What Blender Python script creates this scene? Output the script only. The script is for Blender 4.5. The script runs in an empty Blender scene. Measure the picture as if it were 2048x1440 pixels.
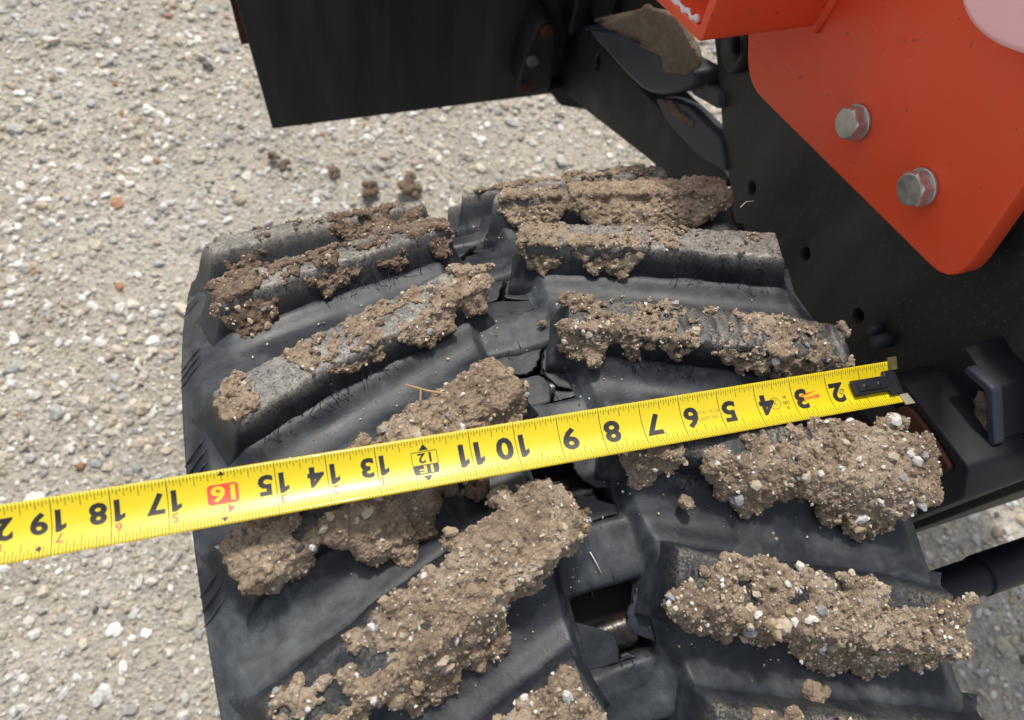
import bpy, bmesh, math, random
import numpy as np
from mathutils import Vector, Matrix, noise as mnoise

random.seed(7); rng = np.random.default_rng(11)
sc = bpy.context.scene
COL = sc.collection

# ---------------------------------------------------------------- camera
F_PX = 1507.76
CAM = Vector((-0.110458, -0.093251, 1.184082))
CM = Matrix(((0.949870643976249, -0.2899812937103391, 0.11686149498540639),
             (-0.21676067215623473, -0.8801875600980311, -0.42223769378757775),
             (0.2253010668384048, 0.3757402139068336, -0.8989208646675878)))   # rows: right, down, forward
cd = bpy.data.cameras.new('camera'); cam = bpy.data.objects.new('camera', cd); COL.objects.link(cam)
r0, r1, r2 = Vector(CM[0]), -Vector(CM[1]), -Vector(CM[2])
cam.matrix_world = Matrix(((r0.x, r1.x, r2.x, CAM.x), (r0.y, r1.y, r2.y, CAM.y), (r0.z, r1.z, r2.z, CAM.z), (0, 0, 0, 1)))
cd.sensor_width = 36.0; cd.lens = F_PX / 2048 * 36.0
cd.clip_start = 0.02; cd.clip_end = 500
cd.dof.use_dof = True; cd.dof.focus_distance = 0.47; cd.dof.aperture_fstop = 9.0
sc.camera = cam

# ---------------------------------------------------------------- world, sun
SUN_EL, SUN_AZ = math.radians(60), math.radians(14)      # azimuth from +Y towards +X
w = bpy.data.worlds.new('World'); sc.world = w; w.use_nodes = True
nt = w.node_tree
sky = nt.nodes.new('ShaderNodeTexSky'); sky.sky_type = 'NISHITA'; sky.sun_disc = False
sky.sun_elevation = SUN_EL; sky.sun_rotation = SUN_AZ; sky.dust_density = 2.5; sky.air_density = 1.0
hs = nt.nodes.new('ShaderNodeHueSaturation'); hs.inputs['Saturation'].default_value = .42      # milky, lightly clouded sky
nt.links.new(sky.outputs[0], hs.inputs['Color']); nt.links.new(hs.outputs[0], nt.nodes['Background'].inputs[0])
nt.nodes['Background'].inputs[1].default_value = 0.15
sl = bpy.data.lights.new('sun', 'SUN'); sl.energy = 2.5; sl.angle = math.radians(5.5); sl.color = (1.0, 0.95, 0.87)
so = bpy.data.objects.new('sun', sl); COL.objects.link(so)
sd = Vector((math.cos(SUN_EL) * math.sin(SUN_AZ), math.cos(SUN_EL) * math.cos(SUN_AZ), math.sin(SUN_EL)))
so.rotation_euler = sd.to_track_quat('Z', 'Y').to_euler(); so.location = (0, 2, 5)
sc.view_settings.view_transform = 'Standard'; sc.view_settings.look = 'None'
sc.view_settings.gamma = 1.0; sc.view_settings.use_curve_mapping = False
sc.view_settings.exposure = 0.38

# ---------------------------------------------------------------- helpers
def tag(o, label=None, cat=None, group=None, kind=None):
    if label: o['label'] = label
    if cat: o['category'] = cat
    if group: o['group'] = group
    if kind: o['kind'] = kind
    return o

def thing(name, label, cat, loc=(0, 0, 0), group=None):
    o = bpy.data.objects.new(name, None); COL.objects.link(o)
    o.location = loc; o.empty_display_size = .02
    return tag(o, label, cat, group)

def wloc(o):
    v = Vector((0, 0, 0))
    while o is not None:
        v += o.location; o = o.parent
    return v

def link(name, me, mat=None, parent=None, loc=None, smooth=None):
    """me holds world coordinates; they are moved so that the object sits at loc (or at its parent)."""
    o = bpy.data.objects.new(name, me); COL.objects.link(o)
    base = wloc(parent) if parent else Vector((0, 0, 0))
    if loc is None: loc = base
    me.transform(Matrix.Translation(-Vector(loc)))
    o.parent = parent; o.location = Vector(loc) - base
    if mat and not me.materials: me.materials.append(mat)
    if smooth is not None:
        me.polygons.foreach_set('use_smooth', np.full(len(me.polygons), smooth)); me.update()
    return o

def fast(V, Fc, k=None, col=None, uvh=None):
    """mesh from numpy verts and faces of k corners"""
    V = np.asarray(V, np.float32); Fc = np.asarray(Fc, np.int32); k = Fc.shape[1]
    me = bpy.data.meshes.new('mesh')
    me.vertices.add(len(V)); me.vertices.foreach_set('co', V.ravel())
    me.loops.add(Fc.size); me.loops.foreach_set('vertex_index', Fc.ravel())
    me.polygons.add(len(Fc)); me.polygons.foreach_set('loop_start', np.arange(0, Fc.size, k, dtype=np.int32))
    me.update(calc_edges=True); me.validate()
    if col is not None:
        a = me.attributes.new('col', 'FLOAT_COLOR', 'POINT')
        c = np.ones((len(V), 4), np.float32); c[:, :3] = col
        a.data.foreach_set('color', c.ravel())
    if uvh is not None:
        a = me.attributes.new('top', 'FLOAT', 'POINT'); a.data.foreach_set('value', np.asarray(uvh, np.float32))
    return me

def gridfaces(nu, nv, flip=False):
    i = np.arange(nu - 1)[:, None] * nv + np.arange(nv - 1)[None, :]
    i = i.ravel(); f = np.stack([i, i + nv, i + nv + 1, i + 1], 1)
    return f[:, ::-1] if flip else f

def bm_mesh(bm):
    bmesh.ops.recalc_face_normals(bm, faces=bm.faces[:])
    me = bpy.data.meshes.new('mesh'); bm.to_mesh(me); bm.free(); return me

def vnoise(P, f, seed=0.0):
    o = Vector((seed * 7.31, seed * 3.17, seed * 1.73))
    return np.array([mnoise.noise(Vector(p) * f + o) for p in P])

def lat(P, f, seed):
    """cheap value noise, vectorised"""
    Q = np.asarray(P, np.float64) * f + seed * 17.13; I = np.floor(Q).astype(np.int64); T_ = Q - I; T_ = T_ * T_ * (3 - 2 * T_)
    def hsh(a, b, c):
        n = (a * 374761393 + b * 668265263 + c * 2147483647 + int(seed * 7919)) & 0x7fffffff
        n = ((n ^ (n >> 13)) * 1274126177) & 0x7fffffff
        return ((n ^ (n >> 16)) & 0xffff) / 32768.0 - 1
    r = 0
    for dx in (0, 1):
        for dy in (0, 1):
            for dz in (0, 1):
                wgt = np.abs(1 - dx - T_[:, 0]) * np.abs(1 - dy - T_[:, 1]) * np.abs(1 - dz - T_[:, 2])
                r = r + wgt * hsh(I[:, 0] + dx, I[:, 1] + dy, I[:, 2] + dz)
    return r

def sstep(a, b, x):
    t = np.clip((x - a) / (b - a), 0, 1); return t * t * (3 - 2 * t)

def tube(pts, r, n=12, taper=None, cap=True):
    pts = [Vector(p) for p in pts]; V = []; Fc = []
    for i, p in enumerate(pts):
        d = (pts[min(i + 1, len(pts) - 1)] - pts[max(i - 1, 0)]).normalized()
        a = d.orthogonal().normalized() if i == 0 else (a - d * a.dot(d)).normalized()
        b = d.cross(a); rr = r * (taper[i] if taper else 1)
        for j in range(n):
            t = 2 * math.pi * j / n; V.append(p + (a * math.cos(t) + b * math.sin(t)) * rr)
    bm = bmesh.new(); vs = [bm.verts.new(v) for v in V]
    for i in range(len(pts) - 1):
        for j in range(n):
            bm.faces.new((vs[i * n + j], vs[i * n + (j + 1) % n], vs[(i + 1) * n + (j + 1) % n], vs[(i + 1) * n + j]))
    if cap:
        bm.faces.new(vs[:n]); bm.faces.new(vs[-n:])
    return bm_mesh(bm)

def rounded(poly, rad, seg=5):
    out = []; n = len(poly)
    for i in range(n):
        p0, p1, p2 = Vector(poly[i - 1]), Vector(poly[i]), Vector(poly[(i + 1) % n])
        r = rad[i] if isinstance(rad, (list, tuple)) else rad
        if r <= 0: out.append(p1); continue
        a = (p0 - p1); b = (p2 - p1); r = min(r, a.length * .48, b.length * .48)
        q0 = p1 + a.normalized() * r; q2 = p1 + b.normalized() * r
        for k in range(seg + 1):
            t = k / seg; out.append(q0 * (1 - t) ** 2 + p1 * 2 * t * (1 - t) + q2 * t * t)
    return out

def plate_mesh(poly, frame, thick, holes=(), bevel=.0008):
    """2D outline extruded; frame(a,b,t) -> world"""
    cu = bpy.data.curves.new('tmp', 'CURVE'); cu.dimensions = '2D'; cu.fill_mode = 'BOTH'
    S = 100.0
    for pl in [poly] + list(holes):
        sp = cu.splines.new('POLY'); sp.points.add(len(pl) - 1)
        for i, p in enumerate(pl): sp.points[i].co = (p[0] * S, p[1] * S, 0, 1)
        sp.use_cyclic_u = True
    cu.extrude = max(thick * S / 2 - bevel * S, 1e-4); cu.bevel_depth = bevel * S; cu.bevel_resolution = 1; cu.offset = -bevel * S
    o = bpy.data.objects.new('tmp', cu); COL.objects.link(o)
    dg = bpy.context.evaluated_depsgraph_get()
    me = bpy.data.meshes.new_from_object(o.evaluated_get(dg))
    bpy.data.objects.remove(o); bpy.data.curves.remove(cu)
    for v in me.vertices:
        v.co = frame(v.co.x / S, v.co.y / S, v.co.z / S)
    bm = bmesh.new(); bm.from_mesh(me); bpy.data.meshes.remove(me)
    bmesh.ops.remove_doubles(bm, verts=bm.verts[:], dist=1e-6)
    return bm_mesh(bm)

def circle(c, rx, ry=None, n=16, rot=0):
    ry = ry or rx
    return [(c[0] + rx * math.cos(2 * math.pi * i / n), c[1] + ry * math.sin(2 * math.pi * i / n)) for i in range(n)]

def box_bm(bm, lo, hi):
    v = [bm.verts.new((x, y, z)) for x in (lo[0], hi[0]) for y in (lo[1], hi[1]) for z in (lo[2], hi[2])]
    for f in ((0, 1, 3, 2), (4, 6, 7, 5), (0, 4, 5, 1), (2, 3, 7, 6), (0, 2, 6, 4), (1, 5, 7, 3)):
        bm.faces.new([v[i] for i in f])
    return v

# ---------------------------------------------------------------- materials
class NT:
    def __init__(s, name):
        s.m = bpy.data.materials.new(name); s.m.use_nodes = True; s.t = s.m.node_tree
        s.b = s.t.nodes['Principled BSDF']; s.tc = None
    def co(s):
        if not s.tc: s.tc = s.t.nodes.new('ShaderNodeTexCoord')
        return s.tc.outputs['Object']
    def l(s, a, b): s.t.links.new(a, b)
    def noise(s, scale, detail=4, rough=.55, dist=0, stretch=None):
        n = s.t.nodes.new('ShaderNodeTexNoise'); n.inputs['Scale'].default_value = scale
        n.inputs['Detail'].default_value = detail; n.inputs['Roughness'].default_value = rough; n.inputs['Distortion'].default_value = dist
        c = s.co()
        if stretch:
            m = s.t.nodes.new('ShaderNodeMapping'); m.inputs['Scale'].default_value = stretch; s.l(c, m.inputs[0]); c = m.outputs[0]
        s.l(c, n.inputs['Vector']); return n.outputs['Fac']
    def voro(s, scale, feat='F1'):
        n = s.t.nodes.new('ShaderNodeTexVoronoi'); n.inputs['Scale'].default_value = scale; n.feature = feat
        s.l(s.co(), n.inputs['Vector']); return n.outputs['Distance']
    def ramp(s, fac, stops):
        r = s.t.nodes.new('ShaderNodeValToRGB'); e = r.color_ramp.elements
        while len(e) < len(stops): e.new(.5)
        for i, (p, c) in enumerate(stops):
            e[i].position = p; e[i].color = (*c, 1) if isinstance(c, (tuple, list)) else (c, c, c, 1)
        s.l(fac, r.inputs[0]); return r.outputs[0]
    def mix(s, fac, a, b, mode='MIX'):
        n = s.t.nodes.new('ShaderNodeMix'); n.data_type = 'RGBA'; n.blend_type = mode
        for v, i in ((fac, 0), (a, 6), (b, 7)):
            if isinstance(v, (int, float)): n.inputs[i].default_value = v if i == 0 else (v, v, v, 1)
            elif isinstance(v, tuple): n.inputs[i].default_value = (*v, 1)
            else: s.l(v, n.inputs[i])
        return n.outputs[2]
    def math(s, op, a, b=0.0):
        n = s.t.nodes.new('ShaderNodeMath'); n.operation = op
        for v, i in ((a, 0), (b, 1)):
            if isinstance(v, (int, float)): n.inputs[i].default_value = v
            else: s.l(v, n.inputs[i])
        return n.outputs[0]
    def attr(s, name, out='Color'):
        n = s.t.nodes.new('ShaderNodeAttribute'); n.attribute_name = name; return n.outputs[out]
    def bump(s, h, dist, strength=1.0, prev=None):
        n = s.t.nodes.new('ShaderNodeBump'); n.inputs['Distance'].default_value = dist; n.inputs['Strength'].default_value = strength
        s.l(h, n.inputs['Height'])
        if prev is not None: s.l(prev, n.inputs['Normal'])
        return n.outputs[0]
    def out(s, col=None, rough=None, normal=None, metal=None, spec=None, coat=None):
        def put(k, v):
            if v is None: return
            if isinstance(v, (int, float)): s.b.inputs[k].default_value = v
            elif isinstance(v, tuple): s.b.inputs[k].default_value = (*v, 1)
            else: s.l(v, s.b.inputs[k])
        put('Base Color', col); put('Roughness', rough); put('Metallic', metal); put('Specular IOR Level', spec); put('Coat Weight', coat)
        if normal is not None: s.l(normal, s.b.inputs['Normal'])
        return s.m

def rubber_mat(name, dust=.5, top=False, dry=0.0):
    n = NT(name)
    big = n.noise(13, 6, .66, .8); fine = n.noise(420, 3, .7); mid = n.noise(70, 5, .65, .8)
    base = n.ramp(mid, [(.3, (.0060, .0080, .0120)), (.7, (.0140, .0175, .0230))])
    d = n.math('MULTIPLY', n.ramp(big, [(.40, 0.0), (.70, 1.0)]), n.ramp(mid, [(.28, .15), (.7, 1.0)]))
    st2 = n.noise(55, 5, .7, 1.2, (1, .35, .35)); d = n.math('MULTIPLY', d, n.ramp(st2, [(.3, .55), (.65, 1.1)]))
    scr = n.ramp(n.noise(240, 4, .75, 2.2, (.35, 1, 1)), [(.60, 0.0), (.68, 1.0)]); d = n.math('MAXIMUM', d, n.math('MULTIPLY', scr, n.math('ADD', n.math('MULTIPLY', d, .8), .10)))
    d = n.math('MULTIPLY', d, dust)
    c = n.mix(d, base, (.150, .164, .168))
    sp = n.ramp(n.noise(900, 2, .8), [(.62, 0.0), (.72, 1.0)])
    c = n.mix(n.math('MULTIPLY', sp, n.math('ADD', n.math('MULTIPLY', d, .5), .06)), c, (.24, .22, .19))
    if top:
        a0 = n.attr('top', 'Fac'); a = n.math('MAXIMUM', a0, n.ramp(a0, [(.02, 0.0), (.25, .10)]))
        web = n.ramp(n.noise(330, 5, .72, 1.6), [(.44 - .08 * dry, 0.0), (.62 - .06 * dry, 1.0)])
        patch = n.ramp(n.noise(34, 4, .6, .5), [(.38, .15 + .35 * dry), (.6, 1.0)])
        k = n.math('MULTIPLY', n.math('MULTIPLY', web, patch), a)
        c = n.mix(n.math('MULTIPLY', k, .85), c, tuple(a_ + .10 * dry for a_ in (.25, .22, .17)))
    nb = n.bump(mid, .00025, .5); nb = n.bump(fine, .00025, .6, nb)
    return n.out(c, n.ramp(big, [(.35, .40), (.7, .66)]), nb, spec=.42)

def mud_mat(name, lo, mid_, hi, rough=.95):
    n = NT(name)
    a = n.noise(60, 6, .65, .3); b = n.noise(420, 5, .7); v = n.voro(330)
    c = n.ramp(a, [(.28, lo), (.5, mid_), (.72, hi)])
    damp = n.ramp(n.noise(21, 4, .6, .6), [(.48, 0.0), (.66, .55)]); c = n.mix(damp, c, tuple(x * .8 for x in lo))
    c = n.mix(n.ramp(b, [(.35, .45), (.65, 0.0)]), c, lo)
    cr = n.voro(95, 'DISTANCE_TO_EDGE'); c = n.mix(n.math('MULTIPLY', n.ramp(cr, [(.0, 1.0), (.045, 0.0)]), .55), c, tuple(x * .5 for x in lo))
    c = n.mix(n.math('MULTIPLY', n.ramp(n.noise(620, 3, .6), [(.58, 0.0), (.68, 1.0)]), n.ramp(n.noise(48, 3, .6), [(.4, .0), (.65, .75)])), c, (.46, .39, .30))
    nb = n.bump(v, .0011, .55); nb = n.bump(b, .0012, 1.0, nb); nb = n.bump(n.noise(1300, 3, .6), .0005, .7, nb)
    return n.out(c, n.math('SUBTRACT', rough, n.math('MULTIPLY', damp, .45)), nb, spec=.3)

def attr_mat(name, rough=.85, bump=.0006, scale=300):
    n = NT(name)
    c = n.attr('col'); f = n.noise(scale, 4, .65)
    c = n.mix(.55, c, n.ramp(f, [(.25, .45), (.75, 1.45)]), 'MULTIPLY')
    return n.out(c, rough, n.bump(f, bump, .7), spec=.3)

def stone_mat(name, a, b):
    n = NT(name)
    f = n.noise(350, 4, .6); return n.out(n.ramp(f, [(.3, a), (.7, b)]), .8, n.bump(f, .0006, .6), spec=.35)

def paint_mat(name, col, rough=.4, speck=(.1, .06, .04), amount=.5, metal=0.0):
    n = NT(name)
    big = n.noise(7, 4, .6); c = n.mix(n.math('MULTIPLY', n.ramp(big, [(.3, 0.0), (.75, 1.0)]), .18), col, tuple(min(1, x * 1.25 + .012) for x in col))
    s1 = n.ramp(n.noise(190, 1, .5), [(.745, 0.0), (.765, 1.0)])
    c = n.mix(n.math('MULTIPLY', s1, amount), c, speck)
    sx_ = n.ramp(n.noise(60, 3, .6, .2, (1, .12, 1.6)), [(.735, 0.0), (.76, 1.0)]); c = n.mix(n.math('MULTIPLY', sx_, amount * .9), c, speck)
    du = n.ramp(n.noise(16, 6, .7), [(.5, 0.0), (.8, 1.0)]); c = n.mix(n.math('MULTIPLY', du, .34 * amount), c, (.40, .22, .14))
    f = n.noise(600, 3, .6)
    return n.out(c, n.ramp(n.noise(40, 5, .6), [(.3, rough * .85), (.7, min(1, rough * 1.25))]), n.bump(f, .00012, .5), metal=metal)

def dark_steel(name, base=(.012, .013, .016), dust=(.10, .085, .065), amt=.35, rough=.45, stretch=(1, 1, 1), scale=14, speck=.0):
    n = NT(name)
    a = n.noise(scale, 6, .62, .3, stretch); b = n.noise(500, 3, .7)
    c = n.mix(n.math('MULTIPLY', n.ramp(a, [(.42, 0.0), (.72, 1.0)]), amt), base, dust)
    if speck:
        c = n.mix(n.math('MULTIPLY', n.ramp(n.noise(260, 3, .7), [(.58, 0.0), (.66, 1.0)]), speck), c, (.09, .085, .08))
    return n.out(c, n.ramp(a, [(.3, rough), (.7, min(1, rough + .25))]), n.bump(b, .0002, .5), spec=.35)

M = {}
M['rubber'] = rubber_mat('belt rubber', .75)
M['lug'] = rubber_mat('lug rubber', .35, True)
M['lug_dry'] = rubber_mat('dusty lug rubber', .2, True, 1.0)
M['flap'] = rubber_mat('flap rubber', .25)
M['pit'] = NT('recess shade black').out((.004, .004, .0045), .8)  # near-black colour paints the shade inside windows, cracks and holes
n_ = NT('oily link steel'); f_ = n_.noise(130, 5, .65, .6, (1, .3, 1))
M['link'] = n_.out(n_.ramp(f_, [(.45, (.006, .007, .010)), (.66, (.034, .024, .015))]), .28, n_.bump(f_, .001, .6), metal=.35)
M['mud'] = mud_mat('tan mud', (.150, .104, .070), (.345, .262, .182), (.48, .39, .295))
M['mud_brown'] = mud_mat('brown mud', (.10, .066, .045), (.21, .150, .106), (.32, .245, .18))
M['mud_dry'] = mud_mat('dry mud', (.18, .132, .088), (.36, .28, .195), (.47, .385, .285))
M['grit'] = attr_mat('grit', .9, .0003, 900)
M['gravel'] = attr_mat('gravel', .85, .001, 160)
PEB = [stone_mat('white pebble', (.55, .53, .49), (.80, .78, .74)), stone_mat('cream pebble', (.42, .34, .24), (.62, .53, .40)),
       stone_mat('tan pebble', (.30, .22, .13), (.50, .40, .26)), stone_mat('grey pebble', (.24, .235, .235), (.42, .41, .41)),
       stone_mat('rosy pebble', (.36, .25, .20), (.55, .43, .37))]
M['orange'] = paint_mat('orange paint', (.78, .078, .022), .42)
M['pink'] = paint_mat('faded pink paint', (.95, .52, .53), .5, amount=0)
M['white'] = NT('white sealant').out((.72, .62, .60), .6)
M['black_plate'] = dark_steel('black painted steel', (.009, .012, .017), (.055, .060, .068), .55, .45, (1, 1, .12), 18)
M['side'] = dark_steel('dusty side plate', (.015, .016, .0165), (.095, .093, .086), .6, .42, (1, 1, .25), 10, .45)
M['frame'] = dark_steel('black frame paint', (.007, .008, .011), (.035, .036, .04), .3, .45)
M['guard'] = dark_steel('blue black guard', (.030, .037, .050), (.13, .12, .10), .3, .4)
M['hose'] = dark_steel('black hose', (.008, .010, .016), (.03, .03, .035), .3, .4)
M['rod'] = dark_steel('grey rod', (.10, .10, .098), (.2, .19, .17), .5, .5)
M['rust'] = dark_steel('rusty steel', (.075, .026, .014), (.045, .020, .013), .8, .8)
M['dirt'] = mud_mat('dust layer', (.12, .085, .055), (.19, .145, .10), (.25, .20, .145))
n_ = NT('zinc'); f_ = n_.noise(160, 4, .6)
M['zinc'] = n_.out(n_.ramp(f_, [(.3, (.42, .42, .40)), (.7, (.62, .62, .59))]), n_.ramp(f_, [(.3, .30), (.7, .5)]), metal=.8)
M['wood'] = NT('dry straw').out((.40, .26, .13), .8)
M['straw'] = NT('pale straw').out((.62, .58, .5), .7)

# ---------------------------------------------------------------- ground
def stepped(a, b, st, far):
    c = np.arange(a, b + st / 2, st); k = st * 1.5; L = [a]; R_ = [b]
    while L[-1] > -far: L.append(L[-1] - k); R_.append(R_[-1] + k); k *= 1.6
    return np.concatenate([np.array(L[:0:-1]), c, np.array(R_[1:])])
gx = stepped(-1.5, 1.5, .014, 70); gy = stepped(-.9, 2.7, .014, 70)
GX, GY = np.meshgrid(gx, gy, indexing='ij')
def gz(x, y):
    return (.006 * np.sin(x * 5.1 + 1.3 * np.sin(y * 3.7)) * np.cos(y * 4.3 + .6) + .003 * np.sin(x * 17 + y * 11) * np.sin(y * 19 - x * 7)
            + .0016 * np.sin(x * 53 + 2 * np.sin(y * 31)) * np.sin(y * 61 + x * 23))
GZ = gz(GX, GY) - .006
n = NT('sandy gravel ground')
a = n.noise(3.2, 6, .6); b = n.noise(95, 5, .7); c3 = n.voro(150)
c = n.ramp(a, [(.3, (.365, .325, .262)), (.7, (.50, .46, .39))])
c = n.mix(.7, c, n.ramp(b, [(.28, .5), (.72, 1.4)]), 'MULTIPLY')
nb = n.bump(c3, .006, .7); nb = n.bump(b, .006, .9, nb)
M['ground'] = n.out(c, .95, nb, spec=.2)
ground = link('ground', fast(np.stack([GX, GY, GZ], -1).reshape(-1, 3), gridfaces(len(gx), len(gy))), M['ground'], smooth=True)
ground['kind'] = 'structure'

def ico():
    t = (1 + 5 ** .5) / 2
    v = np.array([(-1, t, 0), (1, t, 0), (-1, -t, 0), (1, -t, 0), (0, -1, t), (0, 1, t), (0, -1, -t), (0, 1, -t), (t, 0, -1), (t, 0, 1), (-t, 0, -1), (-t, 0, 1)], float)
    v /= np.linalg.norm(v[0])
    f = np.array([(0, 11, 5), (0, 5, 1), (0, 1, 7), (0, 7, 10), (0, 10, 11), (1, 5, 9), (5, 11, 4), (11, 10, 2), (10, 7, 6), (7, 1, 8),
                  (3, 9, 4), (3, 4, 2), (3, 2, 6), (3, 6, 8), (3, 8, 9), (4, 9, 5), (2, 4, 11), (6, 2, 10), (8, 6, 7), (9, 8, 1)])
    return v, f
def ico2():
    v, f = ico(); v = list(map(tuple, v)); F2 = []; cache = {}
    def mid(i, j):
        k = (min(i, j), max(i, j))
        if k not in cache:
            m = (np.array(v[i]) + np.array(v[j])) / 2; m /= np.linalg.norm(m); v.append(tuple(m)); cache[k] = len(v) - 1
        return cache[k]
    for a, b, c in f:
        x, y, z = mid(a, b), mid(b, c), mid(c, a); F2 += [(a, x, z), (b, y, x), (c, z, y), (x, y, z)]
    return np.array(v), np.array(F2)
def octa():
    return (np.array([(1, 0, 0), (-1, 0, 0), (0, 1, 0), (0, -1, 0), (0, 0, 1), (0, 0, -1)], float) * 1.15,
            np.array([(0, 2, 4), (2, 1, 4), (1, 3, 4), (3, 0, 4), (2, 0, 5), (1, 2, 5), (3, 1, 5), (0, 3, 5)]))

def rotmats(n):
    q = rng.normal(size=(n, 4)); q /= np.linalg.norm(q, axis=1)[:, None]; a, b, c, d = q.T
    return np.stack([np.stack([1 - 2 * (c * c + d * d), 2 * (b * c - a * d), 2 * (b * d + a * c)], -1),
                     np.stack([2 * (b * c + a * d), 1 - 2 * (b * b + d * d), 2 * (c * d - a * b)], -1),
                     np.stack([2 * (b * d - a * c), 2 * (c * d + a * b), 1 - 2 * (b * b + c * c)], -1)], 1)

def stones(base, P, rad, jit=.22, flat=.7):
    """many irregular stones: returns verts, faces, index of stone per vertex"""
    bv, bf = base; n = len(P)
    if n == 0: return np.zeros((0, 3)), np.zeros((0, 3), int), np.zeros(0, int)
    sc3 = np.stack([rng.uniform(.8, 1.25, n), rng.uniform(.65, 1.05, n), rng.uniform(.5, .9, n)], -1)
    V = bv[None] * (1 + rng.uniform(-jit, jit, (n, len(bv), 1))) * sc3[:, None]
    V = np.einsum('nij,nvj->nvi', rotmats(n), V); V[..., 2] *= flat
    V = V * rad[:, None, None] + P[:, None]
    Fc = bf[None] + (np.arange(n) * len(bv))[:, None, None]
    return V.reshape(-1, 3), Fc.reshape(-1, 3), np.repeat(np.arange(n), len(bv))

PAL = np.array([(.70, .68, .63), (.52, .46, .36), (.40, .385, .36), (.44, .36, .26), (.12, .115, .11), (.36, .19, .09), (.60, .57, .50), (.36, .35, .33)])
PALW = np.array([.20, .30, .14, .20, .012, .010, .13, .05]); PALW /= PALW.sum()
def palcol(n, wts=PALW):
    c = PAL[rng.choice(len(PAL), n, p=wts)]; c = c * .86 + .14 * c.mean(1, keepdims=True) * .95; return np.clip(c * rng.uniform(.78, 1.15, (n, 1)) + rng.normal(0, .006, (n, 3)), .02, .85)

X0, X1, Y0, Y1 = -1.35, 1.35, -.75, 2.5
Vs, Fs, Cs = [], [], []; off = 0
for base, cnt, lo, hi, pw, fl in ((octa(), 120000, .0016, .0050, 1.5, .75), (ico(), 36000, .0036, .0104, 1.75, .7), (ico2(), 3600, .0078, .0150, 2.2, .66)):
    # patchy: fewer stones where fine sand lies
    xy = np.stack([rng.uniform(X0, X1, cnt), rng.uniform(Y0, Y1, cnt)], -1)
    dens = .5 + .5 * np.sin(xy[:, 0] * 6.3 + 2 * np.sin(xy[:, 1] * 4.1)) * np.cos(xy[:, 1] * 5.2 - 1.1 * np.sin(xy[:, 0] * 3.3))
    xy = xy[rng.uniform(0, 1, cnt) < .45 + .55 * dens]; m = len(xy)
    rad = lo + (hi - lo) * rng.uniform(0, 1, m) ** pw
    z = gz(xy[:, 0], xy[:, 1]) - .006 + rad * .20
    V, Fc, idx = stones(base, np.column_stack([xy, z]), rad, .25, fl)
    Vs.append(V); Fs.append(Fc + off); off += len(V); cc = palcol(m); gp = sstep(.05, .55, np.sin(xy[:, 0] * 4.7 + 1.9 * np.sin(xy[:, 1] * 3.1 + 1)) * np.sin(xy[:, 1] * 5.9 + xy[:, 0] * 2))[:, None] * (rng.uniform(0, 1, (m, 1)) < .75)
    cc = cc * (1 - gp * .75) + gp * .75 * np.array([(.42, .415, .40)]) * rng.uniform(.55, 1.4, (m, 1)); Cs.append(cc[idx])
gravel = link('gravel', fast(np.concatenate(Vs), np.concatenate(Fs), col=np.concatenate(Cs)), M['gravel'], smooth=False)
tag(gravel, 'loose pale tan and white gravel strewn over the sandy ground', 'gravel', kind='stuff')

# ---------------------------------------------------------------- track geometry
R = 0.3254142; TILT = math.radians(20); CZ = 0.4545858; LH = .025; PITCH = .0771860
ct, st_ = math.cos(TILT), math.sin(TILT)
def T(x, s, h):
    """track coordinates (across, along, height above belt) -> world"""
    x, s, h = np.broadcast_arrays(np.asarray(x, float), np.asarray(s, float), np.asarray(h, float))
    a = np.clip(s, 0, math.pi * R) / R; ov = np.maximum(s - math.pi * R, 0)
    y = np.where(s < 0, s, (R + h) * np.sin(a) - ov); z = np.where(s < 0, R + h, (R + h) * np.cos(a))
    return np.stack([x, ct * y - st_ * z, st_ * y + ct * z + CZ], -1)

S0 = .0288965                                    # first visible window in the belt, then one each PITCH
HX, HWX, HWS = .0036, .0195, .0190
LT = dict(xi=-.0253, xo=-.1739, si=.2586, so=.2019); RT = dict(xi=.0363, xo=.1902, si=.2137, so=.1514)
WT = .024                                        # width of a lug's top
LUGFIX = {('L', 3): ((-.003, -.030), (-.004, -.016)), ('L', 2): ((.003, .006), (-.006, .012)), ('L', 1): ((.003, -.003), (.001, .014)), ('R', 3): ((-.004, -.014), (-.007, -.016)),
          ('R', 2): ((.006, .003), (.006, -.003)), ('R', -1): ((.004, 0), (.008, .001)), ('R', -2): ((.004, -.002), (-.002, -.002)), ('L', -3): ((-.004, -.006), (0, 0)), ('L', -1): ((.002, .002), (-.002, -.004))}   # worn, slightly uneven lugs
def lugdef(side, k):
    t = LT if side == 'L' else RT
    a = np.array([t['xi'], t['si'] + k * PITCH]); b = np.array([t['xo'], t['so'] + k * PITCH])
    for key, (da, db) in LUGFIX.items():
        if key == (side, k): a = a + np.array(da); b = b + np.array(db)
    e = b - a; L = np.linalg.norm(e); e /= L; nn = np.array([-e[1], e[0]])
    if nn[1] > 0: nn = -nn
    return a, e, nn, L
def LP(d, u, w_, h):
    """lug coordinates: u 0..1 inner to outer end, w_ metres from its far edge towards the near edge"""
    a, e, nn, L = d
    u = np.asarray(u, float); w_ = np.asarray(w_, float)
    return T(a[0] + e[0] * u * L + nn[0] * w_, a[1] + e[1] * u * L + nn[1] * w_, h)
def lh(q): return .0225 if q == ('R', -1) else .0245 if q[1] < 1 else .0275
LUGS = [(sd, k) for sd in 'LR' for k in range(-5, 6)]
LD = {q: lugdef(*q) for q in LUGS}

rt = thing('rubber_track', 'wide black rubber crawler track with chevron lugs, crossed by the tape', 'track', (0, -.05, .05))
RTL = wloc(rt)

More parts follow.
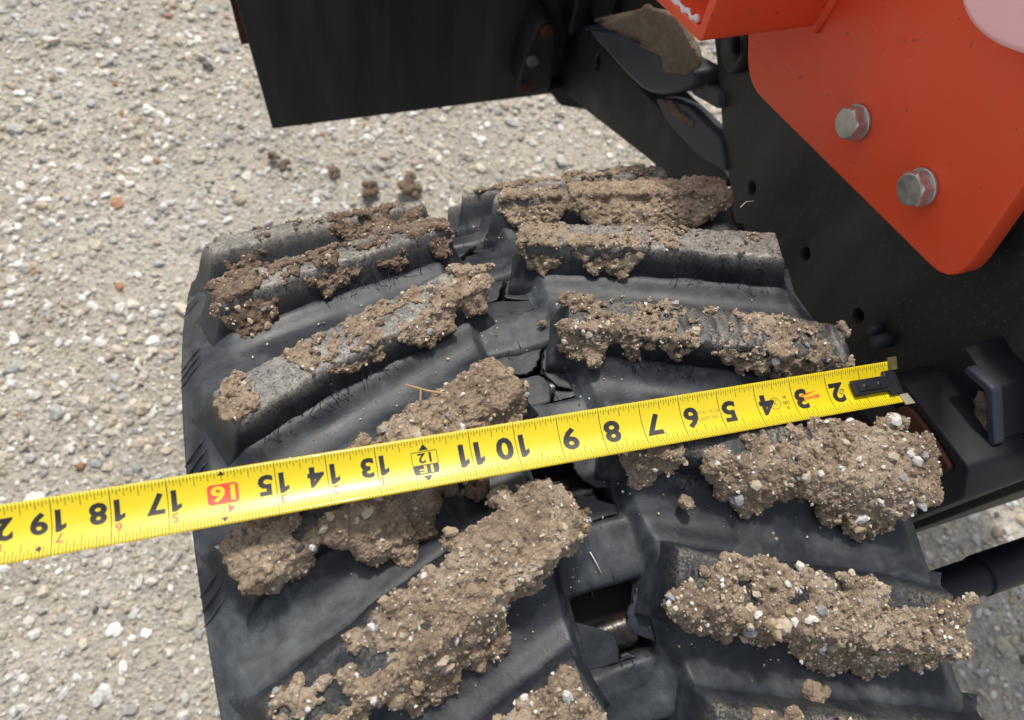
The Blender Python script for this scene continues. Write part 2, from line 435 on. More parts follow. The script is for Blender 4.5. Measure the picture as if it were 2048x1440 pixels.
def belt_height(X, S):
    h = np.zeros_like(X)
    # slightly recessed middle strip
    strip = sstep(-.025, -.0185, X) * (1 - sstep(.0265, .035, X))
    h -= .0050 * strip
    for q in LUGS:
        a, e, nn, L = LD[q]
        dx = X - a[0]; ds = S - a[1]
        u = dx * e[0] + ds * e[1]; w_ = dx * nn[0] + ds * nn[1] - WT / 2
        du = np.maximum(np.maximum(-u - .006, u - L), 0); dw = np.maximum(np.abs(w_) - WT / 2 - .006, 0)
        d = np.sqrt((du * .8) ** 2 + dw ** 2)
        h += np.where(d < .04, .0065 * np.exp(-(d / .0085) ** 2), 0) * (1 - strip * .5)
    k = np.round((S - S0) / PITCH); sv = S - S0 - k * PITCH
    inh = np.clip(1 - np.maximum(sstep(HWX - .0015, HWX + .0012, np.abs(X - HX)), sstep(HWS - .0015, HWS + .0012, np.abs(sv))), 0, 1)
    zone = (1 - sstep(.0205, .0222, np.abs(sv))) * (1 - sstep(.0225, .0245, np.abs(X - HX)))      # the windows sit in a shallow step between raised pads
    h -= .0026 * zone
    rim = np.maximum(np.abs(X - HX) - HWX, np.abs(sv) - HWS)
    h -= .0016 * np.exp(-(np.clip(rim, 0, 1) / .004) ** 2)
    h -= .020 * inh
    ed = np.abs(X)
    h -= .0075 * sstep(.186, .2, ed)
    return h, inh
xs = np.unique(np.round(np.concatenate([np.arange(-.2, -.185, .0015), np.arange(-.185, -.03, .0025), np.arange(-.03, .045, .0012), np.arange(.045, .186, .0025), np.arange(.186, .2005, .0015), [.2]]), 5))
ss = np.unique(np.round(np.concatenate([np.arange(-.75, -.16, .008), np.arange(-.16, .56, .0018), np.arange(.56, 1.75, .012)]), 5))
BX, BS = np.meshgrid(xs, ss, indexing='ij')
BH, BIN = belt_height(BX, BS)
wav = .00025 * np.sin(BX * 90 + 3 * np.sin(BS * 40)) * np.sin(BS * 75 + BX * 31)
BV = T(BX, BS, BH + wav)
ne = len(ss)
top = BV.reshape(-1, 3)
sk = [T(np.full(ne, sgn * (.2 + o)), ss, np.full(ne, hh)) for sgn in (-1, 1) for o, hh in ((0, -.011), (-.004, -.026), (-.08, -.026))]
V = np.concatenate([top] + sk); nb0 = len(top)
F_ = [gridfaces(len(xs), ne)]
def strip_faces(i0, i1, flip):
    i = np.arange(ne - 1); f = np.stack([i0 + i, i0 + i + 1, i1 + i + 1, i1 + i], 1); return f[:, ::-1] if flip else f
for sgn, r0_ in ((0, 0), (1, (len(xs) - 1) * ne)):
    b0 = nb0 + sgn * 3 * ne
    F_ += [strip_faces(r0_, b0, sgn == 1), strip_faces(b0, b0 + ne, sgn == 1), strip_faces(b0 + ne, b0 + 2 * ne, sgn == 1)]
me = fast(V, np.concatenate(F_))
me.materials.append(M['rubber']); me.materials.append(M['pit'])
fin = (BIN.reshape(-1) > .6); mi = np.zeros(len(me.polygons), np.int32)
gf = F_[0]; mi[:len(gf)] = (fin[gf].sum(1) >= 2)
me.polygons.foreach_set('material_index', mi)
belt = link('belt', me, None, rt, smooth=True)

# ribs on the bevelled left edge
for k in range(-3, 6):
    for j in range(3):
        s_a = LD[('L', k)][0][1] - .085 + j * .0075 if ('L', k) in LD else 0
        q = np.linspace(0, 1, 5)
        pts = T(-.187 - q * .0135, s_a - q * .010, -0 - .0085 * q ** 1.4)
        link('edge_rib', tube([Vector(p) for p in pts], .00055, 5), M['rubber'], rt, smooth=True)

# lugs
def lug_mesh(q):
    a, e, nn, L = d = LD[q]; rs = np.random.default_rng(abs(hash(q[0])) % 1000 + q[1] + 50) if False else np.random.default_rng((1 if q[0] == 'L' else 2) * 100 + q[1])
    us = np.concatenate([[-.085, -.072, -.062, -.053, -.045, -.037, -.030, -.023, -.016, -.009, -.004, 0], np.linspace(.012, .988, 100), [1, 1.012, 1.024, 1.034, 1.044, 1.055, 1.066, 1.08, 1.095, 1.11, 1.13]])
    # pairs (offset across, height share): profile of the cross-section
    prof = [(-.0112, -.45), (-.0105, -.08), (-.0085, .0), (-.0068, .12), (-.0052, .32), (-.0036, .60), (-.0020, .86), (-.0009, .96), (.0005, .995), (.0035, 1.0), (.008, 1.01), (.012, 1.015)]
    prof = prof + [(WT - o, hh) for o, hh in prof[-2::-1]]
    pw = np.array([p[0] for p in prof]); ph = np.array([p[1] for p in prof])
    U, W_ = np.meshgrid(us, pw, indexing='ij'); _, Hh = np.meshgrid(us, ph, indexing='ij')
    dend = np.where(U > 1, (U - 1) * L / (1.4 if q[0] == 'L' else 1.0), np.maximum(-U, 0) * L / (.62 if q[0] == 'L' else .85))
    endp = np.interp(dend, [0, .0008, .0022, .0045, .0068, .009, .0118, .0145], [1, .975, .84, .52, .27, .10, .0, -.45])
    ph1, ph2, ph3 = rs.uniform(0, 6, 3)
    W_ = W_ + (.0007 * np.sin(U * 9 + ph1) + .0004 * np.sin(U * 31 + ph2)) * np.where(np.abs(W_ - WT / 2) < .02, 1, 0)
    wear = 1 - .05 * (1 + np.sin(U * 7 + ph3)) * .5 - .03 * rs.uniform(-1, 1, U.shape) * (Hh > .5)
    h = lh(q) * np.minimum(Hh, endp) * wear
    W_ = W_ * (1 + .0 * U)
    P = LP(d, U, W_, h).reshape(-1, 3)
    nk = .0004 * lat(P, 70, 1.0) + .0004 * lat(P, 210, 2.0) + .0003 * lat(P, 520, 3.0)
    P = LP(d, U, W_ + (nk * 1.2).reshape(U.shape), h + (nk.reshape(U.shape)) * (Hh > .1))
    return fast(P.reshape(-1, 3), gridfaces(len(us), len(pw)), uvh=np.clip(np.minimum(Hh, endp), 0, 1).ravel() ** 4)
for q in LUGS:
    me = lug_mesh(q)
    bm = bmesh.new(); bm.from_mesh(me); bmesh.ops.recalc_face_normals(bm, faces=bm.faces[:])
    if sum(f.normal.dot(f.calc_center_median() - Vector((0, 0, CZ))) for f in bm.faces) < 0: bmesh.ops.reverse_faces(bm, faces=bm.faces[:])
    bm.to_mesh(me); bm.free()
    link('lug', me, M['lug_dry' if q[1] >= (0 if q[0] == 'L' else 1) else 'lug'], rt, smooth=True)

# windows: steel link at the bottom of each, torn rubber flaps over it. Flap outlines in window units (-1..1)
FL = {
 0: [[(-1, .35), (-.62, .12), (-.1, -.22), (-.02, -.45), (-.12, -1), (-1, -1)],
     [(1, .95), (.80, .62), (.46, .18), (.36, -.12), (.5, -.45), (.98, -.78)],
     [(-.1, -1), (-.02, -.86), (.15, -.84), (.35, -1)]],
 1: [[(-1, .55), (-.66, .42), (-.3, .36), (-.22, .1), (-.42, -.75), (-1, -.95)],
     [(1, 1), (.25, 1), (.2, .62), (.34, .2), (.62, -.1), (1, -.2)],
     [(-.55, -1), (-.3, -.55), (.0, -.1), (.3, -.28), (.98, -.72), (1, -1)]],
 2: [[(-1, 1), (-1, .55), (-.55, .28), (-.1, .22), (.25, .4), (.62, 1)],
     [(1, 1), (.72, 1), (.42, .35), (.4, -.05), (.62, -.5), (1, -.72)],
     [(-1, .4), (-.55, .12), (.2, .05), (.34, -.1), (.42, -.45), (.2, -1), (-1, -1)],
     [(.32, -1), (.5, -.62), (1, -.86), (1, -1)]],
 3: [[(-1, 1), (-1, .2), (-.45, -.02), (.05, .06), (.5, .9), (.52, 1)],
     [(.64, 1), (.62, .85), (.3, .05), (.36, -.02), (1, -.4), (1, 1)],
     [(-1, .08), (-.55, -.12), (-.86, -1), (-1, -1)],
     [(-.72, -1), (-.42, -.12), (.2, -.1), (1, -.52), (1, -1)]],
 4: [[(-1, 1), (-1, .1), (-.1, .2), (.1, .45), (.6, 1)],
     [(.72, 1), (.3, .35), (.5, .2), (1, -.1), (1, 1)],
     [(-1, -.02), (-.2, .08), (-.55, -1), (-1, -1)],
     [(-.42, -1), (-.05, 0), (.5, .08), (1, -.25), (1, -1)]],
}
FL[5] = FL[3]; FL[-1] = FL[0]; FL[6] = FL[4]
for k in range(-1, 7):
    sc_ = S0 + k * PITCH
    # link: rounded steel bar lying across the window
    U = np.linspace(-.62, .58, 9); A = np.linspace(-1.25, 1.25, 15)
    UU, AA = np.meshgrid(U, A, indexing='ij')
    P = T(HX + HWX * UU, sc_ - .0075 + .0105 * np.sin(AA) + .001 * UU, -.0190 + .0098 * np.cos(AA) ** .8 + .0006 * np.sin(UU * 17 + AA * 5))
    link('drive_link', fast(P.reshape(-1, 3), gridfaces(9, 15, True)), M['link'], rt, smooth=True)
    rs = np.random.default_rng(300 + k); bm = bmesh.new()
    for _ in range(9):
        x = rs.uniform(-.9, .95); y = rs.choice([-1.12, 1.12]) + rs.uniform(-.05, .05); dx_, dy_ = rs.normal(0, .06), -np.sign(y) * rs.uniform(.05, .16) * rs.choice([1, -1]); wd = rs.uniform(.00022, .0004)
        pv = None
        for t in range(4):
            c_ = Vector(T(HX + HWX * x, sc_ + HWS * y, -.0052 - .0026 * (abs(y) < 1.1) + .0006).ravel()); hw = wd * (1 - t / 3.2)
            a_, b_ = bm.verts.new(c_ - Vector((hw, 0, 0))), bm.verts.new(c_ + Vector((hw, 0, 0)))
            if pv: bm.faces.new((pv[0], pv[1], b_, a_))
            pv = (a_, b_); x += dx_ + rs.normal(0, .03); y += dy_
    o = link('crack', bm_mesh(bm), M['pit'], rt); o['kind'] = 'stuff'
    for j, poly in enumerate(FL[k]):
        cx = sum(p[0] for p in poly) / len(poly); cy = sum(p[1] for p in poly) / len(poly)
        ring = []
        m = len(poly)
        for i in range(m):                       # resample edges a little uneven
            p, q2 = poly[i], poly[(i + 1) % m]
            nseg = 4
            for t in range(nseg):
                f = t / nseg; jj = 0 if t == 0 else .02 * math.sin(13 * (i + f) + k * 3 + j)
                ring.append((p[0] + (q2[0] - p[0]) * f + jj, p[1] + (q2[1] - p[1]) * f - jj))
        bm = bmesh.new()
        def pt(x, y, dz):
            edge = max(abs(x), abs(y)); sag = (.0024 if k < 2 else .0012) * (1 - min(1, edge)) ** .8 + .0006 * math.sin(x * 5 + j + k)
            return bm.verts.new(T(HX + HWX * x * 1.06, sc_ + HWS * y * 1.06, -.0074 - sag + dz))
        rings = []
        for sc2, dz in ((1.0, -.0026), (1.0, -.0004), (.93, 0), (.6, .0002), (.3, .0002)):
            rings.append([pt(cx + (x - cx) * sc2, cy + (y - cy) * sc2, dz) for x, y in ring])
        c0 = pt(cx, cy, .0002); n2 = len(ring)
        for ra, rb in zip(rings, rings[1:]):
            for i in range(n2): bm.faces.new((ra[i], ra[(i + 1) % n2], rb[(i + 1) % n2], rb[i]))
        for i in range(n2): bm.faces.new((rings[-1][i], rings[-1][(i + 1) % n2], c0))
        link('rubber_flap', bm_mesh(bm), M['flap'], rt, smooth=False)

# ---------------------------------------------------------------- tape measure
TS = .945
t0 = CAM + (Vector((.22782022, .00394893, .77466928)) - CAM) * TS
td = Vector((-.99562178, .06010727, .07158482)); tb = Vector((-.07640892, -.96447565, -.25288022))
td.normalize(); tb = (tb - td * tb.dot(td)).normalized(); tn = td.cross(tb)
tb = (tb * math.cos(.1745) + tn * math.sin(.1745)).normalized(); tn = td.cross(tb)
IN = .0254 * TS; TW = .02762 * TS
def TP(u, v, h=0.0):
    """u inches from the hook, v metres across (towards the top of the print), h above the face"""
    q = 2 * v / TW
    return t0 + td * (u * IN) + tb * v + tn * (.0030 * q * q - .0012 + h)
M['tape'] = None
n = NT('yellow tape lacquer'); f = n.noise(30, 3, .5, 0, (.05, 1, 1))
c = n.ramp(f, [(.3, (.64, .49, .006)), (.7, (.74, .58, .012))]); sm = n.ramp(n.noise(70, 5, .75, .6), [(.62, 0.0), (.80, 1.0)]); c = n.mix(n.math('MULTIPLY', sm, .35), c, (.30, .22, .09))
ln = n.noise(900, 2, .5, 0, (.02, 1, 1)); M['tape'] = n.out(c, n.ramp(n.noise(120, 4, .7, 0, (.1, 1, 1)), [(.3, .24), (.7, .42)]), n.bump(ln, .00004, .6), coat=.2)
M['ink'] = NT('black print').out((.012, .011, .010), .45)
M['red'] = NT('red print').out((.62, .060, .030), .45)
M['yink'] = NT('yellow print').out((.72, .52, .008), .4)
M['faint'] = NT('faint grey print').out((.42, .30, .02), .45)
M['hookblack'] = dark_steel('black hook plate', (.010, .011, .013), (.05, .05, .055), .3, .35)
M['hooksteel'] = dark_steel('worn hook steel', (.10, .085, .03), (.60, .56, .46), .9, .4)
tape = thing('tape_measure', 'yellow steel measuring tape stretched across the rubber track, hook end at the right', 'tape measure', t0)

U1 = 23.6
us = np.linspace(.10, U1, 130); vs = np.linspace(-TW / 2, TW / 2, 17)
V = [TP(u, v, 0) for u in us for v in vs] + [TP(u, v, -.00022) for u in us for v in vs]
nn_ = len(us) * len(vs)
g = gridfaces(len(us), len(vs)); Fq = [g, g[:, ::-1] + nn_]
i = np.arange(len(us) - 1) * len(vs)
for o in (0, len(vs) - 1):
    f = np.stack([i + o, i + len(vs) + o, i + len(vs) + o + nn_, i + o + nn_], 1); Fq.append(f if o else f[:, ::-1])
link('blade', fast(np.array(V), np.concatenate(Fq)), M['tape'], tape, smooth=True)

def strip_quads(bm, u0, v0, u1, v1, wd, h=.00012):
    """a printed line of width wd metres"""
    n = max(1, int(abs(v1 - v0) / .0012)); wu = wd / IN / 2; prev = None
    for k in range(n + 1):
        t = k / n; u = u0 + (u1 - u0) * t; v = v0 + (v1 - v0) * t
        a, b = bm.verts.new(TP(u - wu, v, h)), bm.verts.new(TP(u + wu, v, h))
        if prev: bm.faces.new((prev[0], prev[1], b, a))
        prev = (a, b)
def poly_fill(bm, pts, h=.00012):
    """filled outline in (inches, metres): sliced so that it follows the curve of the blade"""
    b2 = bmesh.new(); b2.faces.new([b2.verts.new((p[0], p[1], 0)) for p in pts])
    slice_put(b2, bm, h)
def slice_put(b2, bm, h):
    ys = [v.co.y for v in b2.verts]; y = math.ceil(min(ys) / .001) * .001
    while y < max(ys):
        bmesh.ops.bisect_plane(b2, geom=b2.verts[:] + b2.edges[:] + b2.faces[:], plane_co=(0, y, 0), plane_no=(0, 1, 0)); y += .001
    mp = {v: bm.verts.new(TP(v.co.x, v.co.y, h)) for v in b2.verts}
    for f in b2.faces:
        try: bm.faces.new([mp[v] for v in f.verts])
        except ValueError: pass
    b2.free()

bm = bmesh.new()
E1, E0 = TW / 2, -TW / 2
for k in range(3, int(23.5 * 16)):
    u = k / 16
    if k % 16 == 0:
        continue
    L = {8: 1.0, 4: .78, 12: .78}.get(k % 16, .66 if k % 2 == 0 else .48)
    strip_quads(bm, u, E1 - .0002, u, E1 - .0078 * L, .00025)
    strip_quads(bm, u, E0 + .0002, u, E0 + .0056 * L, .00025)
for k in range(1, 24):
    if k in (12, 16):
        strip_quads(bm, k, E1 - .0002, k, E1 - .0062, .00026); strip_quads(bm, k, E0 + .0002, k, E0 + .0045, .00026)
    else:
        strip_quads(bm, k, E0 + .0002, k, E1 - .0002, .00034)
link('graduation', bm_mesh(bm), M['ink'], tape)

def text_bm(s, size, bold=0.0, wide=1.0):
    cu = bpy.data.curves.new('tmp', 'FONT'); cu.body = s; cu.size = 1.0; cu.offset = bold; cu.resolution_u = 3
    o = bpy.data.objects.new('tmp', cu); COL.objects.link(o)
    me = bpy.data.meshes.new_from_object(o.evaluated_get(bpy.context.evaluated_depsgraph_get()))
    bpy.data.objects.remove(o); bpy.data.curves.remove(cu)
    b2 = bmesh.new(); b2.from_mesh(me); bpy.data.meshes.remove(me)
    x = [v.co.x for v in b2.verts]; y = [v.co.y for v in b2.verts]
    x0, x1, y0, y1 = min(x), max(x), min(y), max(y)
    for v in b2.verts:
        v.co.x = (v.co.x - x0) / (y1 - y0) * size * wide / IN; v.co.y = (v.co.y - y0) / (y1 - y0) * size; v.co.z = 0
    return b2, (x1 - x0) / (y1 - y0) * size * wide / IN
def put(s, u, v, size, mat, anchor='r', bold=.02, wide=1.25, name='numeral', h=.00013, rot=0):
    b2, wd = text_bm(s, size, bold, wide)
    ox = {'r': u - wd, 'l': u, 'c': u - wd / 2}[anchor]
    for p in b2.verts:
        p.co.x += ox; p.co.y += v
        if rot:
            dx, dy = (p.co.x - u) * IN, p.co.y - v - size / 2
            p.co.x = u + (dx * math.cos(rot) - dy * math.sin(rot)) / IN; p.co.y = v + size / 2 + dx * math.sin(rot) + dy * math.cos(rot)
    bm = bmesh.new(); slice_put(b2, bm, h)
    return link(name, bm_mesh(bm), mat, tape)
def one(u_right, v, H_, w_=.0054, anchor='r'):
    # heavy figure one: a bar with a flag
    x1 = u_right if anchor == 'r' else u_right + w_ / IN
    a, b, c_ = x1 - w_ / IN, x1 - (w_ - .0020) / IN, x1
    bm = bmesh.new(); poly_fill(bm, [(b, v), (c_, v), (c_, v + H_), (b + .0006 / IN, v + H_), (a, v + H_ * .83), (a, v + H_ * .64), (b, v + H_ * .72)], .00013)
    return link('numeral', bm_mesh(bm), M['ink'], tape)
for k in range(2, 10):
    put(str(k), k - .06, -.22 * TW, .0120, M['ink'], bold=.036, wide=1.18)
for k in (10, 11):
    one(k - .07, -.24 * TW, .0119, .0048)
    if k == 11: one(k + .07, -.24 * TW, .0119, .0048, anchor='l')
    else: put('0', k + .07, -.24 * TW, .0119, M['ink'], 'l', bold=.036, wide=1.18)
for k in (13, 14, 15, 17, 18, 19, 20, 21, 22, 23):
    if k < 20: one(k - .06, -.28 * TW, .0098, .0044)
    else: put('2', k - .06, -.28 * TW, .0098, M['ink'], bold=.036, wide=1.16)
    put(str(k)[1], k + .06, -.28 * TW, .0098, M['ink'], 'l', bold=.036, wide=1.16)
for k in range(13, 24):
    put(str(k - 12), k - .06, .125 * TW, .0042, M['red'], bold=.008, wide=1.15, name='foot_numeral')
# one-foot mark
bm = bmesh.new()
poly_fill(bm, [(12 - .27, .0006), (12 + .27, .0006), (12 + .27, .0040), (12 + .24, .0056), (12 - .24, .0056), (12 - .27, .0040)])
for a, b in (((11.73, .0006), (11.73, -.0058)), ((12.27, .0006), (12.27, -.0058))): strip_quads(bm, a[0], a[1], b[0], b[1], .0003)
poly_fill(bm, [(11.73, -.0061), (12.27, -.0061), (12.27, -.0058), (11.73, -.0058)])
poly_fill(bm, [(11.90, .0064), (12.10, .0064), (12, .0094)]); poly_fill(bm, [(11.90, -.0066), (12, -.0096), (12.10, -.0066)])
link('foot_mark', bm_mesh(bm), M['ink'], tape)
put('1F', 12, .0012, .0038, M['yink'], 'c', bold=.02, wide=1.7, h=.00022)
put('12', 12, -.0052, .0050, M['ink'], 'c', bold=.02, wide=1.25)
# red sixteen-inch mark
bm = bmesh.new(); c_ = []
for p in rounded([(16 - .29, -.0066), (16 + .29, -.0066), (16 + .29, .0027), (16 - .29, .0027)], .0), : c_ = [tuple(q) for q in p]
cr = .05
c_ = [(15.71 + cr, -.0066), (16.29 - cr, -.0066), (16.29, -.0055), (16.29, .0016), (16.29 - cr, .0027), (15.71 + cr, .0027), (15.71, .0016), (15.71, -.0055)]
poly_fill(bm, c_); link('stud_mark', bm_mesh(bm), M['red'], tape)
put('16', 16, -.0058, .0076, M['yink'], 'c', bold=.03, wide=1.35, h=.00024)
bm = bmesh.new()
poly_fill(bm, [(15.94, -.0104), (16.06, -.0104), (16, -.0126)]); strip_quads(bm, 16, -.0126, 16, -.0080, .00026)
link('stud_arrow', bm_mesh(bm), M['ink'], tape); bm = bmesh.new()
poly_fill(bm, [(15.94, .0094), (16.06, .0094), (16, .0068 + .005)]); strip_quads(bm, 16, .0036, 16, .0098, .00026)
link('stud_arrow', bm_mesh(bm), M['ink'], tape)
bm = bmesh.new(); poly_fill(bm, [(19.2 - .05, .0088), (19.2, .0074), (19.25, .0088), (19.2, .0102)]); link('truss_mark', bm_mesh(bm), M['ink'], tape)
# small print near the hook
put('Milwaukee', 2.58, -.0006, .0026, M['red'], 'c', bold=.012, wide=1.0, name='maker_mark', rot=.12)
bm = bmesh.new(); poly_fill(bm, [(2.32, -.0034), (2.66, -.0012), (2.62, -.0022), (2.92, .0002), (2.60, -.0036), (2.64, -.0026)]); link('maker_mark', bm_mesh(bm), M['red'], tape)
for s, v in (('ft', .0030), ('16ft', -.0002), ('in', -.0034)): put(s, 3.22, v, .0021, M['ink'], 'c', bold=.0, wide=1.0, name='small_print')
bm = bmesh.new()
for k in range(20):
    a0, a1 = 2 * math.pi * k / 20, 2 * math.pi * (k + 1) / 20; q = []
    for r_, a in ((.0036, a0), (.0036, a1), (.00335, a1), (.00335, a0)): q.append((3.52 + r_ * math.cos(a) / IN, .0002 + r_ * math.sin(a)))
    poly_fill(bm, q)
for a, b in (((3.46, .0018), (3.58, -.0014)), ((3.58, .0018), (3.46, -.0014)), ((3.46, -.0014), (3.50, -.0022)), ((3.58, -.0014), (3.54, -.0022))): strip_quads(bm, a[0], a[1], b[0], b[1], .0003)
link('class_mark', bm_mesh(bm), M['ink'], tape)
put('PR APPD', 5.36, .0004, .0022, M['faint'], 'c', bold=.0, wide=1.05, name='small_print')
put('PTA-19-502', 5.36, -.0030, .0022, M['faint'], 'c', bold=.0, wide=1.05, name='small_print')
# hook: black plate with two rivets, end lip with ears
def tframe(h0, th):
    return lambda a, b, t: t0 + td * (a * IN) + tb * b + tn * (h0 + t)
pl = rounded([(1.36, -.0048), (1.36, .0048), (.36, .0048), (.36, .0075), (.06, .0075), (.06, -.0075), (.36, -.0075), (.36, -.0048)], [.18, .18, 0, 0, .02, .02, 0, 0])
pl = [(p[0] * .0254, p[1]) for p in pl]
me = plate_mesh(pl, lambda a, b, t: t0 + td * (a / .0254 * IN) + tb * b + tn * (.0012 + t), .0022, bevel=.0005)
hook = link('hook_plate', me, M['hookblack'], tape)
pl = [(p[0] * .0254, p[1]) for p in rounded([(1.22, -.0026), (1.22, .0026), (.42, .0026), (.42, -.0026)], .1)]
link('inset', plate_mesh(pl, lambda a, b, t: t0 + td * (a / .0254 * IN) + tb * b + tn * (.0026 + t), .0008, bevel=.0002), M['frame'], hook)
for u in (.62, 1.04):
    bm = bmesh.new(); bmesh.ops.create_uvsphere(bm, u_segments=14, v_segments=8, radius=.0019)
    for v in bm.verts: v.co = t0 + td * (u * IN + v.co.x) + tb * v.co.y + tn * (.0028 + v.co.z * .45)
    link('rivet', bm_mesh(bm), M['hookblack'], hook, smooth=True)
bm = bmesh.new(); bmesh.ops.create_cone(bm, segments=16, radius1=.0018, radius2=.0016, depth=.0005)
for v in bm.verts: v.co = TP(1.62, -.0002, .0003) + td * v.co.x + tb * v.co.y + tn * v.co.z
link('rivet', bm_mesh(bm), M['hooksteel'], tape)
bm = bmesh.new(); bmesh.ops.create_cone(bm, segments=12, radius1=.0009, radius2=.0009, depth=.0003)
for v in bm.verts: v.co = TP(1.62, -.0002, .0006) + td * v.co.x + tb * v.co.y + tn * v.co.z
link('rivet_hole', bm_mesh(bm), M['ink'], tape)
def lip(v0, v1, mat, nm):
    pts = [(.10, v0), (.10, v1), (-.17, v1), (-.17, v0)]
    bm = bmesh.new(); lo = []; hi = []
    for u, v in pts:
        q = 2 * v / TW; z = .0030 * q * q - .0012
        lo.append(bm.verts.new(t0 + td * (u * IN) + tb * v + tn * (z - .0006))); hi.append(bm.verts.new(t0 + td * (u * IN) + tb * v + tn * (z + .0004)))
    bm.faces.new(hi); bm.faces.new(lo[::-1])
    for k in range(4): bm.faces.new((lo[k], lo[(k + 1) % 4], hi[(k + 1) % 4], hi[k]))
    return link(nm, bm_mesh(bm), mat, tape)
lip(-.0150, -.0078, M['hooksteel'], 'hook_ear'); lip(.0078, .0150, M['hooksteel'], 'hook_ear')
bm = bmesh.new()
w8 = []
for u in (-.06, -.12):
    for v in (-.0142, .0142):
        for h in (-.0012, -.011): w8.append(bm.verts.new(t0 + td * (u * IN) + tb * v + tn * h))
for f in ((0, 1, 3, 2), (4, 6, 7, 5), (0, 4, 5, 1), (2, 3, 7, 6), (0, 2, 6, 4), (1, 5, 7, 3)): bm.faces.new([w8[i] for i in f])
link('hook_lip', bm_mesh(bm), M['hookblack'], tape)

# ---------------------------------------------------------------- machine beside the track
ld = thing('track_loader', 'dark machine side beside the track with an orange bolted mounting plate', 'machine', (.5, .3, 0))
def xframe(x, th): return lambda a, b, t: Vector((x + th / 2 + t, a, b))
def yframe(y, th): return lambda a, b, t: Vector((a, y + th / 2 + t, b))
def xplate(name, x, poly, th, mat, rad=0.0, holes=(), bevel=.001, parent=ld, label=None):
    o = link(name, plate_mesh([tuple(p) for p in rounded(poly, rad)], xframe(x, th), th, holes, bevel), mat, parent)
    if label: o['label'] = label
    return o
# orange mounting plate, open box tube, bolts
xplate('mounting_plate', .27, [(.292, .7355), (.045, .8085), (.112, 1.06), (.44, 1.06), (.44, .88), (.325, .772)], .017, M['orange'], [.035, .022, .01, .01, .01, .02], bevel=.0016, label='orange painted steel plate with a rounded lower corner')
K = Vector((.254, .8265)); e1 = Vector((.955, -.297)); e2 = Vector((.06, .998))
def sec(a, b): return tuple(K + e1 * a + e2 * b)
A_, B_ = .15, .12; tk = .0085
outer = rounded([sec(0, 0), sec(A_, 0), sec(A_, B_), sec(0, B_)], .006); inner = rounded([sec(tk, tk), sec(A_ - tk, tk), sec(A_ - tk, B_ - tk), sec(tk, B_ - tk)], .004)
bt = link('box_tube', plate_mesh([tuple(p) for p in outer], xframe(.1755, .0945), .0945, [[tuple(p) for p in inner]], .0012), M['orange'], ld); bt['label'] = 'orange open-ended box tube'
pts = [Vector((.1775 + .001 * math.sin(i * 1.9), *(K + e1 * (tk + .006 + i * .004) + e2 * (tk + .0015 + .0012 * math.sin(i * 2.3))))) for i in range(24)]
link('sealant_bead', tube(pts, .0019, 6, [1 + .45 * math.sin(i * 1.7) for i in range(24)]), M['white'], ld, smooth=True)
pts = [Vector((.2685, *(K + e1 * a + e2 * b))) for a, b in [(-.001, .11), (-.001, .06), (-.001, .02), (0, .0), (.02, -.001), (.06, -.001), (.12, -.001)]]
link('weld_bead', tube(pts, .0042, 8), M['orange'], ld, smooth=True)
def hexbolt(y, z, rot):
    cen = Vector((.27, y, z))
    bm = bmesh.new(); rings = []
    for x, r_, n6 in ((-.002, .0120, 0), (-.0098, .0120, 0), (-.0112, .0103, 1), (-.0114, .0096, 1)):
        ring = []
        for i in range(24):
            a = 2 * math.pi * i / 24 + rot
            hexr = r_ * math.cos(math.pi / 6) / math.cos(((a - rot) % (math.pi / 3)) - math.pi / 6) if not n6 else r_
            ring.append(bm.verts.new(cen + Vector((x, hexr * math.cos(a), hexr * math.sin(a)))))
        rings.append(ring)
    for ra, rb in zip(rings, rings[1:]):
        for i in range(24): bm.faces.new((ra[i], ra[(i + 1) % 24], rb[(i + 1) % 24], rb[i]))
    bm.faces.new(rings[0]); bm.faces.new(rings[-1])
    b = link('bolt', bm_mesh(bm), M['zinc'], ld)
    link('washer', plate_mesh(circle((y, z), .0124, n=28), xframe(.2672, .0026), .0026, bevel=.0006), M['zinc'], b)
hexbolt(.1777, .8138, .35); hexbolt(.1081, .8303, .2)
xplate('cover_panel', .254, [(.30, 1.06), (.185, .945), (.158, .9235), (.131, .9255), (.10, .942), (.06, .975), (.06, 1.06)], .012, M['pink'], .02, bevel=.004, label='pale pink rounded panel at the top of the orange plate')
# dusty black side plate with a row of holes
holes = [circle((.2516, .6391), .0062, .0072), circle((.1608, .6625), .0062, .0072), circle((.0861, .6837), .0062, .0072)]
xplate('side_plate', .30, [(.403, .70), (.3772, .6826), (.3443, .6576), (.315, .634), (.2898, .6191), (.235, .585), (.10, .50), (-.080, .47), (-.080, 1.0), (.41, 1.0)], .012, M['side'], [.01, .02, .02, .02, .02, .02, .02, .01, .01, .01], holes, .0012)
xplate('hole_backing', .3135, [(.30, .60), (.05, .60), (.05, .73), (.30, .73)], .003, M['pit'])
bs = xplate('boss', .288, circle((.3478, .7175), .020, .022), .0125, M['side'], 0, [circle((.346, .723), .008)], .004)
# frame box behind, cross member, pan: unseen depth sized for the ground's shade
bm = bmesh.new(); box_bm(bm, (.318, -.078, .42), (.98, .30, .98)); bmesh.ops.bevel(bm, geom=bm.edges[:], offset=.01, segments=2, affect='EDGES'); link('chassis', bm_mesh(bm), M['frame'], ld)
bm = bmesh.new(); box_bm(bm, (.318, .60, .475), (.80, .83, .95)); bmesh.ops.bevel(bm, geom=bm.edges[:], offset=.012, segments=2, affect='EDGES'); link('cross_member', bm_mesh(bm), M['frame'], ld)
bm = bmesh.new(); box_bm(bm, (.45, .302, .62), (.70, .598, .95)); link('floor_pan', bm_mesh(bm), M['frame'], ld)
